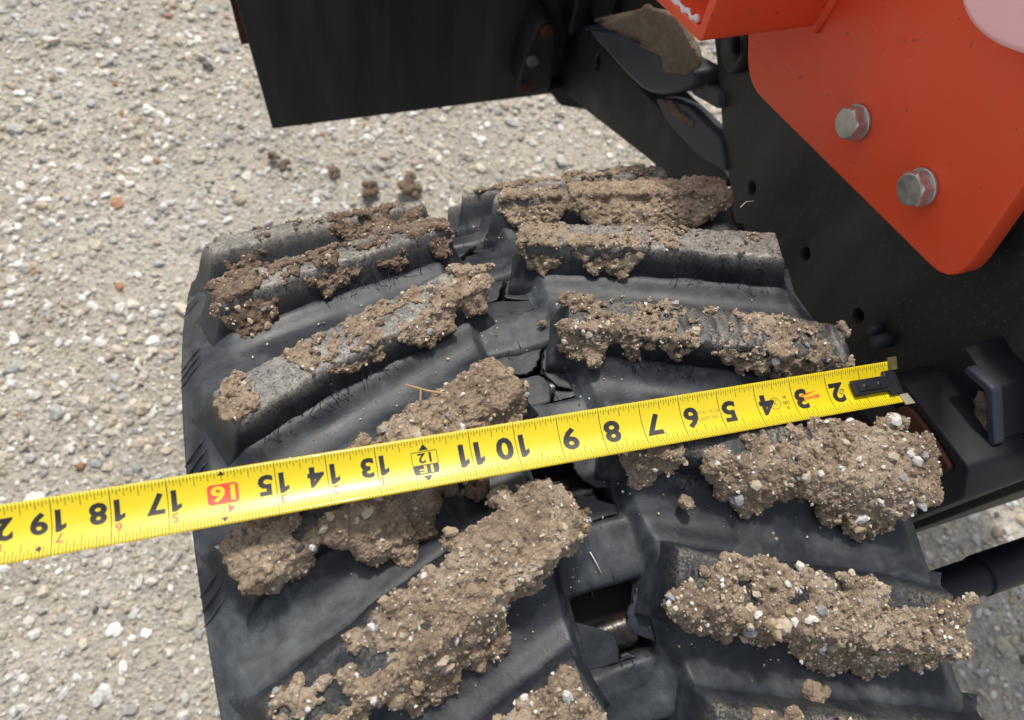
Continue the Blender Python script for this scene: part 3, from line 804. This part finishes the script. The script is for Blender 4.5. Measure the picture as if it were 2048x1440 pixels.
# arm running forward to the blade, guard and lower arm
xplate('arm_beam', .31, [(.70, .325), (.60, .375), (.42, .478), (.29, .535), (.29, .603), (.4768, .5321), (.6645, .4666), (.70, .455)], .05, M['frame'], .012, [circle((.600, .462), .008, .010)], .002)
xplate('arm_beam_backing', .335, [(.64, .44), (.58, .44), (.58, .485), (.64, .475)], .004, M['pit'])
xplate('guard', .275, [(.6069, .5212), (.5094, .5991), (.4266, .6468), (.3639, .6804), (.3600, .6641), (.3884, .6236), (.4255, .5881), (.4698, .5686), (.533, .5483)], .03, M['guard'], .022, bevel=.005)
xplate('lower_arm', .296, [(.4385, .5656), (.4072, .5954), (.3775, .6152), (.3153, .636), (.285, .6211), (.3327, .5906), (.3993, .5681)], .016, M['guard'], .01, bevel=.002)
xplate('lower_arm', .292, [(.4046, .6324), (.3779, .6595), (.3426, .6674), (.3308, .6599), (.3752, .6343)], .016, M['guard'], .005, bevel=.002)
# lower right: bracket, rod, hose, rusty rail, fitting
def sx(P, x0, x1):
    """same sight line, other plane (numbers worked out for plane x0)"""
    k = (x1 - CAM.x) / (x0 - CAM.x); return [(CAM.y + (a - CAM.y) * k, CAM.z + (b - CAM.z) * k) for a, b in P]
xplate('bracket', .270, [(.0045, .7544), (.0138, .7664), (.0107, .7936), (-.0024, .7942), (-.022, .8015), (-.0502, .7799), (-.0373, .7637), (-.0091, .7613)], .03, M['frame'], .003, bevel=.0012)
xplate('bracket_rib', .262, [(-.0024, .7952), (-.022, .8035), (-.052, .7829), (-.050, .777), (-.022, .797), (-.004, .789)], .008, M['guard'], .003, bevel=.0015)
link('rod', tube([(.285, -.0680, .7030), (.285, -.050, .735), (.285, -.028, .774)], .0068, 14), M['rod'], ld, smooth=True)
xplate('track_rail', .238, [(.02, .735), (.004, .768), (-.06, .782), (-.075, .765), (-.075, .60), (.02, .60)],   .05, M['frame'], .004, bevel=.0015)
xplate('rusty_strip', .2345, [(-.0048, .750), (-.0114, .7640), (-.033, .7697), (-.0564, .7715), (-.0576, .7625), (-.0464, .7547), (-.026, .757)], .0042, M['rust'], .004, bevel=.001, label='rust brown bare patch')
link('hose', tube([(.215, -.1275, .60), (.30, -.1275, .60), (.352, -.1275, .601), (.80, -.126, .61)], .0152, 24), M['hose'], ld, smooth=True)
link('hose_sleeve', tube([(.352, -.1275, .601), (.354, -.1275, .601), (.56, -.127, .605)], .0168, 24), M['hose'], ld, smooth=True)
link('fitting', tube([(.286, .0546, .7026), (.300, .0546, .7026)], .0058, 10), M['guard'], ld, smooth=True)
link('fitting', tube([(.288, .066, .700), (.300, .066, .700)], .0045, 10), M['guard'], ld, smooth=True)
# blade hanging beyond the track
bm = bmesh.new(); box_bm(bm, (.2925, .663, .452), (.42, .698, .70)); bmesh.ops.bevel(bm, geom=bm.edges[:], offset=.003, segments=1, affect='EDGES'); link('blade_mount', bm_mesh(bm), M['frame'], ld)
bl = thing('blade', 'flat black steel blade standing upright beyond the far end of the track', 'blade', (.1, .7, .31))
link('blade_plate', plate_mesh([(-.1213, .3165), (.335, .3045), (.335, .85), (-.135, .85)], yframe(.70, .018), .018, bevel=.0012), M['black_plate'], bl)
link('edge_strip', plate_mesh([(-.1345, .452), (-.120, .452), (-.120, .85), (-.1345, .85)], yframe(.7185, .02), .02, bevel=.001), M['rust'], bl)
hb = link('hinge_bracket', plate_mesh([tuple(p) for p in rounded([(.229, .3624), (.2284, .396), (.2351, .4524), (.2444, .4839), (.2617, .4855), (.272, .4678), (.2802, .3579), (.2496, .3537)], .01)], yframe(.66, .039), .039, bevel=.003), M['frame'], bl)
for (x, z), mt in zip([(.2556, .4705), (.2424, .4221), (.2376, .3727)], ('rust', 'rod', 'rust')):
    link('pin', plate_mesh(circle((x, z), .0085), yframe(.653, .0085), .0085, bevel=.002), M[mt], hb)
link('foot_bracket', plate_mesh([(.285, .340), (.3128, .3036), (.365, .283), (.36, .345)], yframe(.675, .024), .024, bevel=.002), M['frame'], bl)

# ---------------------------------------------------------------- mud caked on the lugs
IV, IF = ico2()
def remesh(V, Fc, vox):
    me = fast(V, Fc); o = bpy.data.objects.new('tmp', me); COL.objects.link(o)
    m = o.modifiers.new('r', 'REMESH'); m.mode = 'VOXEL'; m.voxel_size = vox; m.adaptivity = 0
    dg = bpy.context.evaluated_depsgraph_get(); dg.update()
    r = bpy.data.meshes.new_from_object(o.evaluated_get(dg))
    bpy.data.objects.remove(o); bpy.data.meshes.remove(me); return r
def get_np(me):
    V = np.empty(len(me.vertices) * 3, np.float32); me.vertices.foreach_get('co', V)
    N = np.empty(len(me.vertices) * 3, np.float32); me.vertices.foreach_get('normal', N)
    return V.reshape(-1, 3), N.reshape(-1, 3)
PEBM = []
for i in range(7):
    V, Fc, _ = stones(ico() if i % 3 else ico2(), np.zeros((1, 3)), np.ones(1), .34, .9)
    me = fast(V, Fc); me.materials.append(PEB[0]); me.polygons.foreach_set('use_smooth', np.zeros(len(me.polygons), bool)); PEBM.append(me)
PEBT = Vector((0, 0, 0))
def pebble(parent, p, r_, mat):
    o = bpy.data.objects.new('pebble', PEBM[rng.integers(len(PEBM))]); COL.objects.link(o)
    o.material_slots[0].link = 'OBJECT'; o.material_slots[0].material = PEB[mat]
    o.parent = parent; o.location = Vector(p) - wloc(parent)
    o.rotation_euler = tuple(rng.uniform(0, 6.28, 3)); o.scale = (r_ * rng.uniform(.85, 1.25), r_ * rng.uniform(.75, 1.1), r_ * rng.uniform(.7, 1.0))
    return o
GP = np.array([(.70, .68, .63), (.55, .47, .36), (.40, .32, .22), (.26, .19, .13), (.18, .13, .09), (.36, .34, .32)])

_t0, _td, _tb, _tn = (np.array(v) for v in (t0, td, tb, tn))
def clear(P, r_):
    """True where a lump of radius r_ stays under the tape or beside it"""
    q = np.asarray(P) - _t0; u = q @ _td; v = q @ _tb; h = q @ _tn
    return (u < -.004) | (np.abs(v) > TW / 2 + r_ * .9) | (h < -(r_ * 1.05 + .0016))
def mud_clump(key, mat, label, tops=(), sides=(), vox=.00115, npeb=20, ngrit=500, pr=(.0016, .0042), seed=1, extra=(), pale=.3, tmax=.0042):
    d = LD[key]; LH = lh(key); rs = np.random.default_rng(seed * 31 + 5); P = []; Rr = []
    L = d[3]
    def add(u, w_, h, r_):
        P.append(LP(d, u, w_, h).reshape(-1, 3)); Rr.append(np.broadcast_to(r_, np.shape(u)).ravel())
    for (u0, u1, w0, w1, n_, ra, rb, thr) in tops:
        u = rs.uniform(u0, u1, n_); w_ = rs.uniform(w0, w1, n_) * WT; r_ = ra + (rb - ra) * rs.uniform(0, 1, n_) ** 1.8
        # ragged outline: noise mask, tapered to the ends of the patch
        e = np.minimum(u - u0, u1 - u) / max(u1 - u0, 1e-6) * 2
        m = lat(np.column_stack([u * L, w_, 0 * u]), 75, seed) * .7 + lat(np.column_stack([u * L, w_, 0 * u]), 230, seed + 3) * .4 + (e - .5) * .25 > thr
        u, w_, r_ = u[m], w_[m], r_[m]
        cap = tmax * (.55 + .9 * (lat(np.column_stack([u * L, w_, 0 * u]), 120, seed + 5) * .5 + .5))
        add(u, w_, np.minimum(LH + r_ * rs.uniform(-.45, .25, len(u)), LH + cap - r_ * .92), r_)
    for (u0, u1, n_, ra, rb, o0, o1, h0, h1) in sides:
        u = rs.uniform(u0, u1, n_); t = rs.uniform(0, 1, n_); r_ = ra + (rb - ra) * rs.uniform(0, 1, n_) ** 1.5
        e = np.clip(np.minimum(u - u0, u1 - u) / (u1 - u0) * 5, .25, 1)
        reach = (.55 + .75 * (lat(np.column_stack([u * L, 0 * u, 0 * u]), 60, seed + 9) * .5 + .5) + .35 * lat(np.column_stack([u * L, 0 * u, 0 * u]), 190, seed + 2)) * e
        h = h1 - (h1 - h0) * np.clip(t * reach, 0, 1.1)
        out = o0 + (o1 - o0) * np.clip(t * reach, 0, 1.2) ** .8 * rs.uniform(.6, 1.1, n_)
        add(u, WT + out, np.maximum(h, .001), r_)
    for (u, w_, h, r_) in extra: add(np.array([u]), np.array([w_ * WT]), np.array([h]), r_)
    P = np.concatenate(P); Rr = np.concatenate(Rr); ok = clear(P, Rr); P = P[ok]; Rr = Rr[ok]
    V = IV[None] * Rr[:, None, None] * rs.uniform(.8, 1.15, (len(P), 1, 3)) + P[:, None]
    Fc = IF[None] + (np.arange(len(P)) * len(IV))[:, None, None]
    me = remesh(V.reshape(-1, 3), Fc.reshape(-1, 3), vox)
    V, N = get_np(me)
    dsp = .0009 * lat(V, 260, seed) + .0010 * lat(V, 520, seed + 1) + .0006 * lat(V, 1100, seed + 2)
    gate = sstep(-.2, .35, lat(V, 60, seed + 7))[:, None]       # rough crumbs here, smeared and packed there
    V2 = V + N * dsp[:, None] * (.55 + .85 * gate)
    me.vertices.foreach_set('co', V2.astype(np.float32).ravel()); me.update(); me.materials.clear()
    cen = P.mean(0)
    root = link('mud_clump', me, M[mat], None, loc=tuple(cen), smooth=False)
    tag(root, label, 'mud', 'lumps of mud caked on the track lugs')
    # small grit pressed into the surface
    ngrit = int(ngrit * .75); out_ok = (N[:, 2] > -.25) & clear(V2, .0022)
    idx = rs.choice(np.flatnonzero(out_ok), ngrit); rad = .0004 + .0011 * rs.uniform(0, 1, ngrit) ** 3.0
    gv, gf, gi = stones(octa(), V2[idx] + N[idx] * rad[:, None] * .3, rad, .25, 1.0)
    pw_ = np.array([.02, .14, .24, .26, .20, .05]) + np.array([.22 * pale, .30 * pale, .1 * pale, 0, 0, 0]); pw_ = np.clip(pw_, .02, 1); pw_ /= pw_.sum()
    gc = GP[rs.choice(len(GP), ngrit, p=pw_)] * rs.uniform(.8, 1.15, (ngrit, 1))
    g = link('grit', fast(gv, gf, col=np.clip(gc, 0, .85)[gi]), M['grit'], root, smooth=False); g['kind'] = 'stuff'
    up = np.flatnonzero((N[:, 2] > .1) & clear(V2, .005))
    for i in rs.choice(up, npeb):
        r_ = pr[0] * .85 + (pr[1] * .88 - pr[0]) * rs.uniform() ** 2.4
        pebble(root, V2[i] + N[i] * r_ * .02, r_, int(rs.choice(5, p=[.16, .36, .27, .14, .07])))
    return root

k1 = mud_clump(('L', 3), 'mud_brown', 'thin brown crumbs along the farthest left lug at the track horizon', [(.02, .95, -.1, 1.0, 120, .0012, .0032, .15)], (), npeb=4, ngrit=150, seed=2)
mud_clump(('L', 2), 'mud_brown', 'reddish brown mud with a white pebble on the second farthest left lug',
          [(.0, 1.02, -.02, 1.05, 330, .0010, .0020, .10), (.0, .45, .2, 1.1, 130, .0016, .0042, .05), (.3, 1.0, 0, 1.0, 60, .0010, .0022, .35)], [(.02, .48, 260, .0022, .0048, -.002, .009, .006, .022), (.78, .98, 70, .0016, .0036, .000, .007, .006, .019)], npeb=5, ngrit=250, seed=3,
          extra=[(.93, .9, .012, .004)])
mud_clump(('L', 1), 'mud_brown', 'patchy brown mud with pale pebbles on the third left lug, thickest at its outer corner',
          [(.0, 1.02, -.02, 1.05, 330, .0010, .0020, .10), (-.03, .2, .4, 1.05, 80, .0014, .0034, .0), (.14, .42, -.05, .9, 170, .0010, .0026, .05), (.42, .7, .1, 1.05, 160, .0012, .0032, .0), (.66, .84, .0, 1., 110, .0010, .0026, .05), (.8, 1.02, 0, 1.05, 150, .0018, .0042, -.12)],
          [(-.02, .1, 60, .0016, .0036, -.001, .006, .010, .022), (.2, .36, 70, .0016, .0034, -.001, .006, .011, .021), (.42, .66, 120, .0016, .0036, -.001, .0065, .009, .021), (.8, 1.03, 240, .0024, .0048, -.002, .010, .001, .021)], npeb=22, ngrit=420, seed=4)
mud_clump(('L', 0), 'mud', 'broken mud patches on the left lug second above the tape, hooked over the middle strip',
          [(.0, 1.02, -.02, 1.05, 330, .0010, .0020, .10), (-.06, .10, .0, 1.1, 130, .0018, .0042, -.1), (.1, .36, .05, 1.1, 230, .0014, .0038, -.08), (.36, .52, .0, 1.0, 130, .0012, .0030, -.06), (.56, .74, .0, 1.0, 150, .0012, .0030, -.08), (.72, .92, .2, 1.0, 90, .0010, .0024, .12), (.9, 1.03, -.05, 1.0, 120, .0016, .0036, -.2)],
          [(-.06, .08, 110, .0018, .0040, -.002, .008, .008, .022), (.1, .36, 230, .0020, .0046, -.002, .010, .009, .022), (.4, .66, 70, .0014, .003, -.001, .005, .012, .021)], npeb=14, ngrit=420, seed=5,
          extra=[(-.085, .5, .0235, .0045), (-.12, .45, .0225, .0036), (-.15, .42, .0215, .0026), (-.07, .85, .021, .005)])
mud_clump(('L', -1), 'mud', 'heavy lumpy mud on the left lug lying under the tape, with a twig sticking out',
          [(.02, .36, .15, 1.1, 430, .0026, .0066, -.4), (.3, .66, .0, 1.1, 300, .0022, .0060, -.3), (.62, .84, .1, 1.1, 150, .0014, .0036, -.05), (.82, 1.04, .0, 1.1, 220, .0018, .0044, -.1)],
          [(.0, .42, 430, .0026, .0058, -.002, .015, .001, .023), (.30, .76, 800, .0028, .0068, -.002, .026, .001, .022), (.8, 1.03, 150, .0020, .0046, -.002, .006, .006, .021)], npeb=38, ngrit=1100, pr=(.0016, .0048), seed=6, pale=.1, tmax=.0075)
mud_clump(('L', -2), 'mud', 'long gravelly mud crust on the left lug just below the tape near the centre holes',
          [(-.07, .36, -.1, 1.15, 560, .0022, .0056, -.55), (.34, .62, -.1, 1.1, 330, .0017, .0042, -.22), (.58, 1.0, -.05, 1.1, 300, .0014, .0036, .0)],
          [(-.06, .3, 260, .0024, .0054, -.002, .012, .004, .023), (.26, .76, 620, .0026, .0062, -.002, .021, .001, .022), (.74, 1.0, 160, .0020, .0048, -.002, .014, .003, .022)], npeb=64, ngrit=2000, pr=(.0016, .0050), seed=7, extra=[(.10, -.35, .021, .0055), (.12, -.42, .019, .0045), (.30, -.25, .021, .005), (.32, -.3, .020, .004)])
mud_clump(('L', -3), 'mud', 'pebbly mud on the inner end of the nearest left lug at the bottom edge',
          [(.03, .5, -.1, 1.15, 560, .0022, .0050, -.5), (.45, 1.0, 0, 1.1, 200, .0016, .0036, .0)], [(.04, .6, 360, .0022, .0052, -.002, .013, .003, .023)], npeb=40, ngrit=1300, pr=(.0018, .0056), seed=8)
mud_clump(('R', 3), 'mud_dry', 'dry crumbly mud along the farthest right lug at the track horizon',
          [(.05, .95, -.1, 1.05, 300, .0016, .0040, .0)], [(.3, .95, 120, .0016, .0038, -.001, .006, .010, .021)], npeb=4, ngrit=300, seed=9)
mud_clump(('R', 2), 'mud_dry', 'two thick dry mud blocks side by side on the second farthest right lug',
          [(.02, .30, .0, 1.1, 220, .0016, .0036, -.25), (.34, 1.01, .0, 1.1, 620, .0018, .0044, -.4), (.28, .4, .0, .8, 30, .0012, .0022, .2)],
          [(.02, .32, 220, .0020, .0044, -.002, .009, .007, .022), (.34, 1.0, 620, .0026, .0060, -.002, .016, .005, .023)], npeb=9, ngrit=700, seed=10, tmax=.0042)
mud_clump(('R', 1), 'mud_dry', 'small mud pads on the pale dusty third right lug, one hanging over its edge',
          [(.0, 1.02, -.02, 1.05, 330, .0010, .0020, .10), (-.02, .17, .1, 1.1, 180, .0016, .0036, -.3), (.18, .44, .55, 1.1, 120, .0014, .0032, .0), (.5, .62, .3, 1.0, 50, .0012, .003, .1), (.2, 1.0, -.05, 1.0, 130, .0008, .0018, .4)],
          [(-.02, .17, 140, .0018, .0036, -.002, .006, .008, .022), (.2, .46, 180, .0018, .0038, -.002, .007, .009, .022)], npeb=7, ngrit=420, seed=11)
mud_clump(('R', 0), 'mud', 'mud with white stones on the right lug just above the tape hook',
          [(.0, 1.02, -.02, 1.05, 330, .0010, .0020, .10), (-.04, .12, -.05, 1.1, 130, .0014, .0036, -.1), (.1, .5, .55, 1.1, 170, .0014, .0034, .0), (.45, 1.02, .0, 1.1, 330, .0014, .0034, -.02), (.1, .5, -.1, .3, 70, .0012, .0024, .2)],
          [(-.03, .16, 240, .0020, .0046, -.002, .010, .004, .022), (.16, .46, 130, .0016, .0036, -.002, .007, .009, .022), (.5, 1.02, 280, .0018, .0040, -.002, .008, .007, .022)], npeb=46, ngrit=900, pr=(.0014, .0042), seed=12, pale=.5,
          extra=[(.1, 1.55, .010, .005)])
mud_clump(('R', -1), 'mud', 'big gravelly mud mass on the right lug just below the tape, bulging outwards',
          [(.0, .2, .3, 1.1, 90, .0018, .0040, -.1), (.2, .7, -.05, 1.1, 330, .0016, .0040, -.05), (.64, 1.05, -.15, 1.15, 560, .0026, .0064, -.5)],
          [(.0, .17, 190, .0022, .0050, -.002, .010, .004, .022), (.28, .52, 360, .0026, .0064, -.002, .020, .002, .022), (.48, .72, 150, .0020, .0046, -.002, .010, .008, .022), (.62, 1.05, 620, .0030, .0068, -.002, .022, .001, .023)], npeb=70, ngrit=1700, pr=(.0016, .0056), seed=13, pale=.5, tmax=.0055,
          extra=[(.22, 1.9, .008, .0045), (.9, -.4, .023, .006), (.95, -.5, .022, .005)])
mud_clump(('R', -2), 'mud', 'thick pebble-studded mud over the whole lower right lug below the tape',
          [(-.04, 1.06, -.1, 1.15, 1250, .0016, .0044, -.16)], [(-.02, .5, 420, .0024, .0058, -.002, .016, .002, .022), (.4, 1.05, 640, .0026, .0064, -.002, .022, .001, .022)], npeb=110, ngrit=2600, pr=(.0016, .0050), seed=14, pale=.5)
mud_clump(('R', -3), 'mud', 'small dry mud scraps on the nearest right lug at the bottom edge',
          [(.12, .3, -.1, .5, 70, .0014, .0034, -.1), (.3, .55, -.1, .6, 60, .0012, .003, .1), (.5, 1, 0, 1, 120, .0014, .0034, .1)], (), npeb=8, ngrit=200, seed=15)

# ---------------------------------------------------------------- small loose things
def lump(name, label, cat, cen, r_, mat, seed, flat=.7, n=14, vox=.0012, group=None):
    rs = np.random.default_rng(seed)
    P = np.array(cen)[None] + rs.normal(0, r_ * .45, (n, 3)) * np.array([1, 1, flat]); Rr = rs.uniform(.35, .6, n) * r_
    V = IV[None] * Rr[:, None, None] + P[:, None]
    me = remesh(V.reshape(-1, 3), (IF[None] + (np.arange(n) * len(IV))[:, None, None]).reshape(-1, 3), vox)
    V, N = get_np(me); V = V + N * (lat(V, 1.6 / r_, seed) * r_ * .12 + lat(V, 4 / r_, seed + 1) * r_ * .08)[:, None]
    me.vertices.foreach_set('co', V.astype(np.float32).ravel()); me.update(); me.materials.clear()
    return tag(link(name, me, M[mat], None, loc=tuple(cen), smooth=False), label, cat, group)
def inside(p, poly):
    r_ = False
    for (x0, y0), (x1, y1) in zip(poly, poly[1:] + poly[:1]):
        if (y0 > p[1]) != (y1 > p[1]) and p[0] < (x1 - x0) * (p[1] - y0) / (y1 - y0) + x0: r_ = not r_
    return r_
def dirt(label, poly, x, n_, ra, rb, seed):
    rs = np.random.default_rng(seed); lo = np.min(poly, 0); hi = np.max(poly, 0); P = []
    while len(P) < n_:
        p = rs.uniform(lo, hi)
        if inside(p, poly): P.append((x + rs.uniform(-.1, .35) * ra, p[0], p[1]))
    P = np.array(P); Rr = rs.uniform(ra, rb, n_)
    V = IV[None] * Rr[:, None, None] + P[:, None]
    me = remesh(V.reshape(-1, 3), (IF[None] + (np.arange(n_) * len(IV))[:, None, None]).reshape(-1, 3), .0018)
    V, N = get_np(me); V = V + N * (.0012 * lat(V, 130, seed) + .0009 * lat(V, 330, seed + 1))[:, None]
    me.vertices.foreach_set('co', V.astype(np.float32).ravel()); me.update(); me.materials.clear()
    tag(link('dirt_layer', me, M['dirt'], None, loc=tuple(P.mean(0)), smooth=True), label, 'dirt')
dl = link('dirt_layer', plate_mesh([tuple(p) for p in rounded([(.5756, .5579), (.4773, .6583), (.43, .6931), (.3765, .6995), (.3595, .6857), (.3742, .6653), (.4043, .6375), (.4251, .6426), (.4738, .6147), (.5245, .5853)], .012)], lambda a, b, t: Vector((.2745 + t * (.4 + .6 * math.sin(a * 61 + b * 37) ** 2), a + .002 * math.sin(b * 290), b + .002 * math.sin(a * 240 + 1))), .007, bevel=.003), M['dirt'], None, loc=(.27, .45, .63), smooth=True)
tag(dl, 'layer of brown dirt lying on the dark guard below the orange box tube', 'dirt')
dirt('small streak of dry dirt on the lower arm beside the gap', [(.420, .580), (.412, .590), (.392, .598), (.355, .612), (.372, .598), (.40, .580)], .2955, 90, .0022, .0034, 82)
dirt('tan dust caked on the black bracket at the right edge of the photo', [(-.018, .793), (-.034, .784), (-.049, .775), (-.044, .768), (-.030, .774), (-.02, .784)], .2685, 70, .0014, .0026, 83)
def on(x, s, h): return tuple(T(x, s, h).ravel())
lump('mud_crumb', 'brown mud nugget lying on the belt under the tape edge, left of the centre holes', 'mud crumb', on(-.0518, .1176, .006), .0062, 'mud_brown', 41, 1.2, vox=.0008)
lump('mud_crumb', 'knobbly mud crumb alone on the black belt at the lower right', 'mud crumb', on(.1002, -.0361, .005), .0075, 'mud', 42, vox=.0008)
lump('mud_crumb', 'tiny brown crumb beside the torn centre hole below the tape', 'mud crumb', on(.0041, .0915, .001), .0027, 'mud_brown', 43, vox=.0005)
lump('mud_crumb', 'tiny grey crumb on the belt left of the fourth right lug end', 'mud crumb', on(.0214, .2174, .0), .0026, 'mud', 44, vox=.0005)
lump('mud_crumb', 'small tan crumb left of the knobbly mud crumb at the lower right', 'mud crumb', on(.0667, -.0208, .002), .0030, 'mud_dry', 45, vox=.0005)
lump('soil_clod', 'brown soil clod on the gravel just beyond the track', 'soil clod', (.0986, .7874, .016), .021, 'mud_brown', 46, .8, vox=.002)
lump('soil_clod', 'flatter brown clod on the gravel left of the larger clod', 'soil clod', (.0303, .8038, .010), .016, 'mud_brown', 47, .6, vox=.002)
lump('soil_clod', 'dark crumb on the gravel below the blade corner, the upper of two', 'soil clod', (-.1373, .9169, .007), .010, 'mud_brown', 48, vox=.0015)
lump('soil_clod', 'dark crumb on the gravel below the blade corner, the lower of two', 'soil clod', (-.1199, .8927, .006), .009, 'mud_brown', 49, vox=.0015)
lump('soil_clod', 'dark crumb on the gravel between the blade and the track, right of the pair', 'soil clod', (-.0313, .8626, .006), .009, 'mud_brown', 50, vox=.0015)
# dried smears on the belt
def smear(label, pts, wd, seed):
    rs = np.random.default_rng(seed); P = []; Rr = []
    for (x0, s0), (x1, s1) in zip(pts, pts[1:]):
        for t in np.linspace(0, 1, 14):
            for j in range(3):
                P.append(T(x0 + (x1 - x0) * t + rs.normal(0, wd), s0 + (s1 - s0) * t + rs.normal(0, wd), rs.uniform(-.0006, .0004)).ravel()); Rr.append(rs.uniform(.0007, .0016))
    P = np.array(P); Rr = np.array(Rr); V = IV[None] * Rr[:, None, None] + P[:, None]
    me = remesh(V.reshape(-1, 3), (IF[None] + (np.arange(len(P)) * len(IV))[:, None, None]).reshape(-1, 3), .0005)
    me.materials.clear(); return tag(link('mud_smear', me, M['mud_dry'], None, loc=tuple(P.mean(0)), smooth=False), label, 'mud')
smear('dried tan mud streak on the belt under the bulging right mud mass', [(.1065, .048), (.107, .042), (.111, .035), (.115, .030)], .0011, 61)
smear('dried tan mud scrap on the belt at the bottom edge of the photo', [(.062, -.0338), (.070, -.0375), (.080, -.040)], .0014, 62)
smear('pale dry flake on the belt above the lowest right lug', [(.1262, .0225), (.1285, .0195)], .0005, 63)
def stick(name, label, cat, pts, r_, mat): return tag(link(name, tube(pts, r_, 6, [1 - .5 * i / (len(pts) - 1) for i in range(len(pts))]), M[mat], None, loc=tuple(pts[0]), smooth=True), label, cat)
tw = stick('twig', 'thin brown twig sticking out of the mud above the tape', 'twig', [on(-.056, .163, .030), on(-.066, .167, .031), on(-.0765, .1735, .031)], .0009, 'wood')
link('side_twig', tube([Vector(on(-.069, .1685, .031)), Vector(on(-.0705, .164, .028))], .0006, 5), M['wood'], tw)
stick('straw', 'short pale straw needle lying on the middle strip below the tape', 'straw', [on(.0003, .0700, -.0035), on(.0018, .064, -.0033), on(.0031, .0575, -.0035)], .0004, 'straw')
stick('straw', 'thin curved stem hanging off the right end of the mud below the tape', 'straw', [on(.200, .062, .022), on(.2022, .0585, .021), on(.2031, .054, .020), on(.2022, .0484, .018)], .00035, 'straw')
stick('straw', 'hair-thin curled root at the outer end of the farthest right mud block', 'straw', [on(.186, .262, .026), on(.193, .266, .027), on(.200, .2665, .026)], .0003, 'straw')
stick('straw', 'long thin stalk lying along the near face of the left lug above the twig', 'straw', [on(-.075, .218, .016), on(-.095, .207, .014), on(-.115, .196, .013)], .0007, 'wood')
stick('twig', 'small orange brown twig on the gravel at the upper left', 'twig', [(-.532, 1.272, .008), (-.51, 1.279, .009), (-.487, 1.285, .008)], .0022, 'wood')
# frayed rubber shreds on the near faces of the worn lugs
def shreds(q, u0, u1, n_, seed):
    rs = np.random.default_rng(seed); bm = bmesh.new(); d = LD[q]
    for _ in range(n_):
        LH = lh(q); u = rs.uniform(u0, u1); w_ = WT + .002 + rs.uniform(0, .006); h = LH * rs.uniform(.35, .75); p = []
        du = rs.normal(0, .05)
        for t in range(5):
            p.append(Vector(LP(d, u + du * t / 4 + rs.normal(0, .002), w_ + .0016 * t * rs.uniform(.6, 1.3), h - h * .22 * t + rs.normal(0, .0006)).ravel()))
        for a, b in zip(p, p[1:]):
            s_ = Vector(rs.normal(0, 1, 3)).normalized() * .00028; v = [bm.verts.new(a - s_), bm.verts.new(a + s_), bm.verts.new(b + s_), bm.verts.new(b - s_)]; bm.faces.new(v)
    o = link('rubber_shreds', bm_mesh(bm), M['flap'], rt); o['kind'] = 'stuff'
for a_ in ((('L', 0), .3, .95, 52, 71), (('L', 1), .1, .7, 36, 72), (('L', -1), .86, 1.03, 24, 73), (('R', 0), .2, .5, 36, 74), (('R', 1), .6, 1.0, 24, 75), (('R', -1), .12, .3, 28, 76)): shreds(*a_)
# fine crumbs shaken off onto the belt
P = []; Rr = []; rs = np.random.default_rng(91)
for q in LUGS:
    if not -4 < q[1] < 4: continue
    n_ = 46 if q[1] < 1 else 22
    u = rs.uniform(-.05, 1.0, n_); w_ = WT + .010 + np.abs(rs.normal(0, .016, n_)); p = LP(LD[q], u, w_, .0012).reshape(-1, 3)
    P.append(p); Rr.append(.0003 + .0009 * rs.uniform(0, 1, n_) ** 3)
P = np.concatenate(P); Rr = np.concatenate(Rr)
V, Fc, gi = stones(ico(), P, Rr, .25, .9)
o = link('crumb_scatter', fast(V, Fc, col=(GP[rs.choice(len(GP), len(P), p=[.16, .26, .26, .2, .08, .04])])[gi]), M['grit'], None, loc=tuple(P.mean(0)), smooth=False)
tag(o, 'fine crumbs and specks scattered on the black belt between the lugs', 'crumbs', kind='stuff')
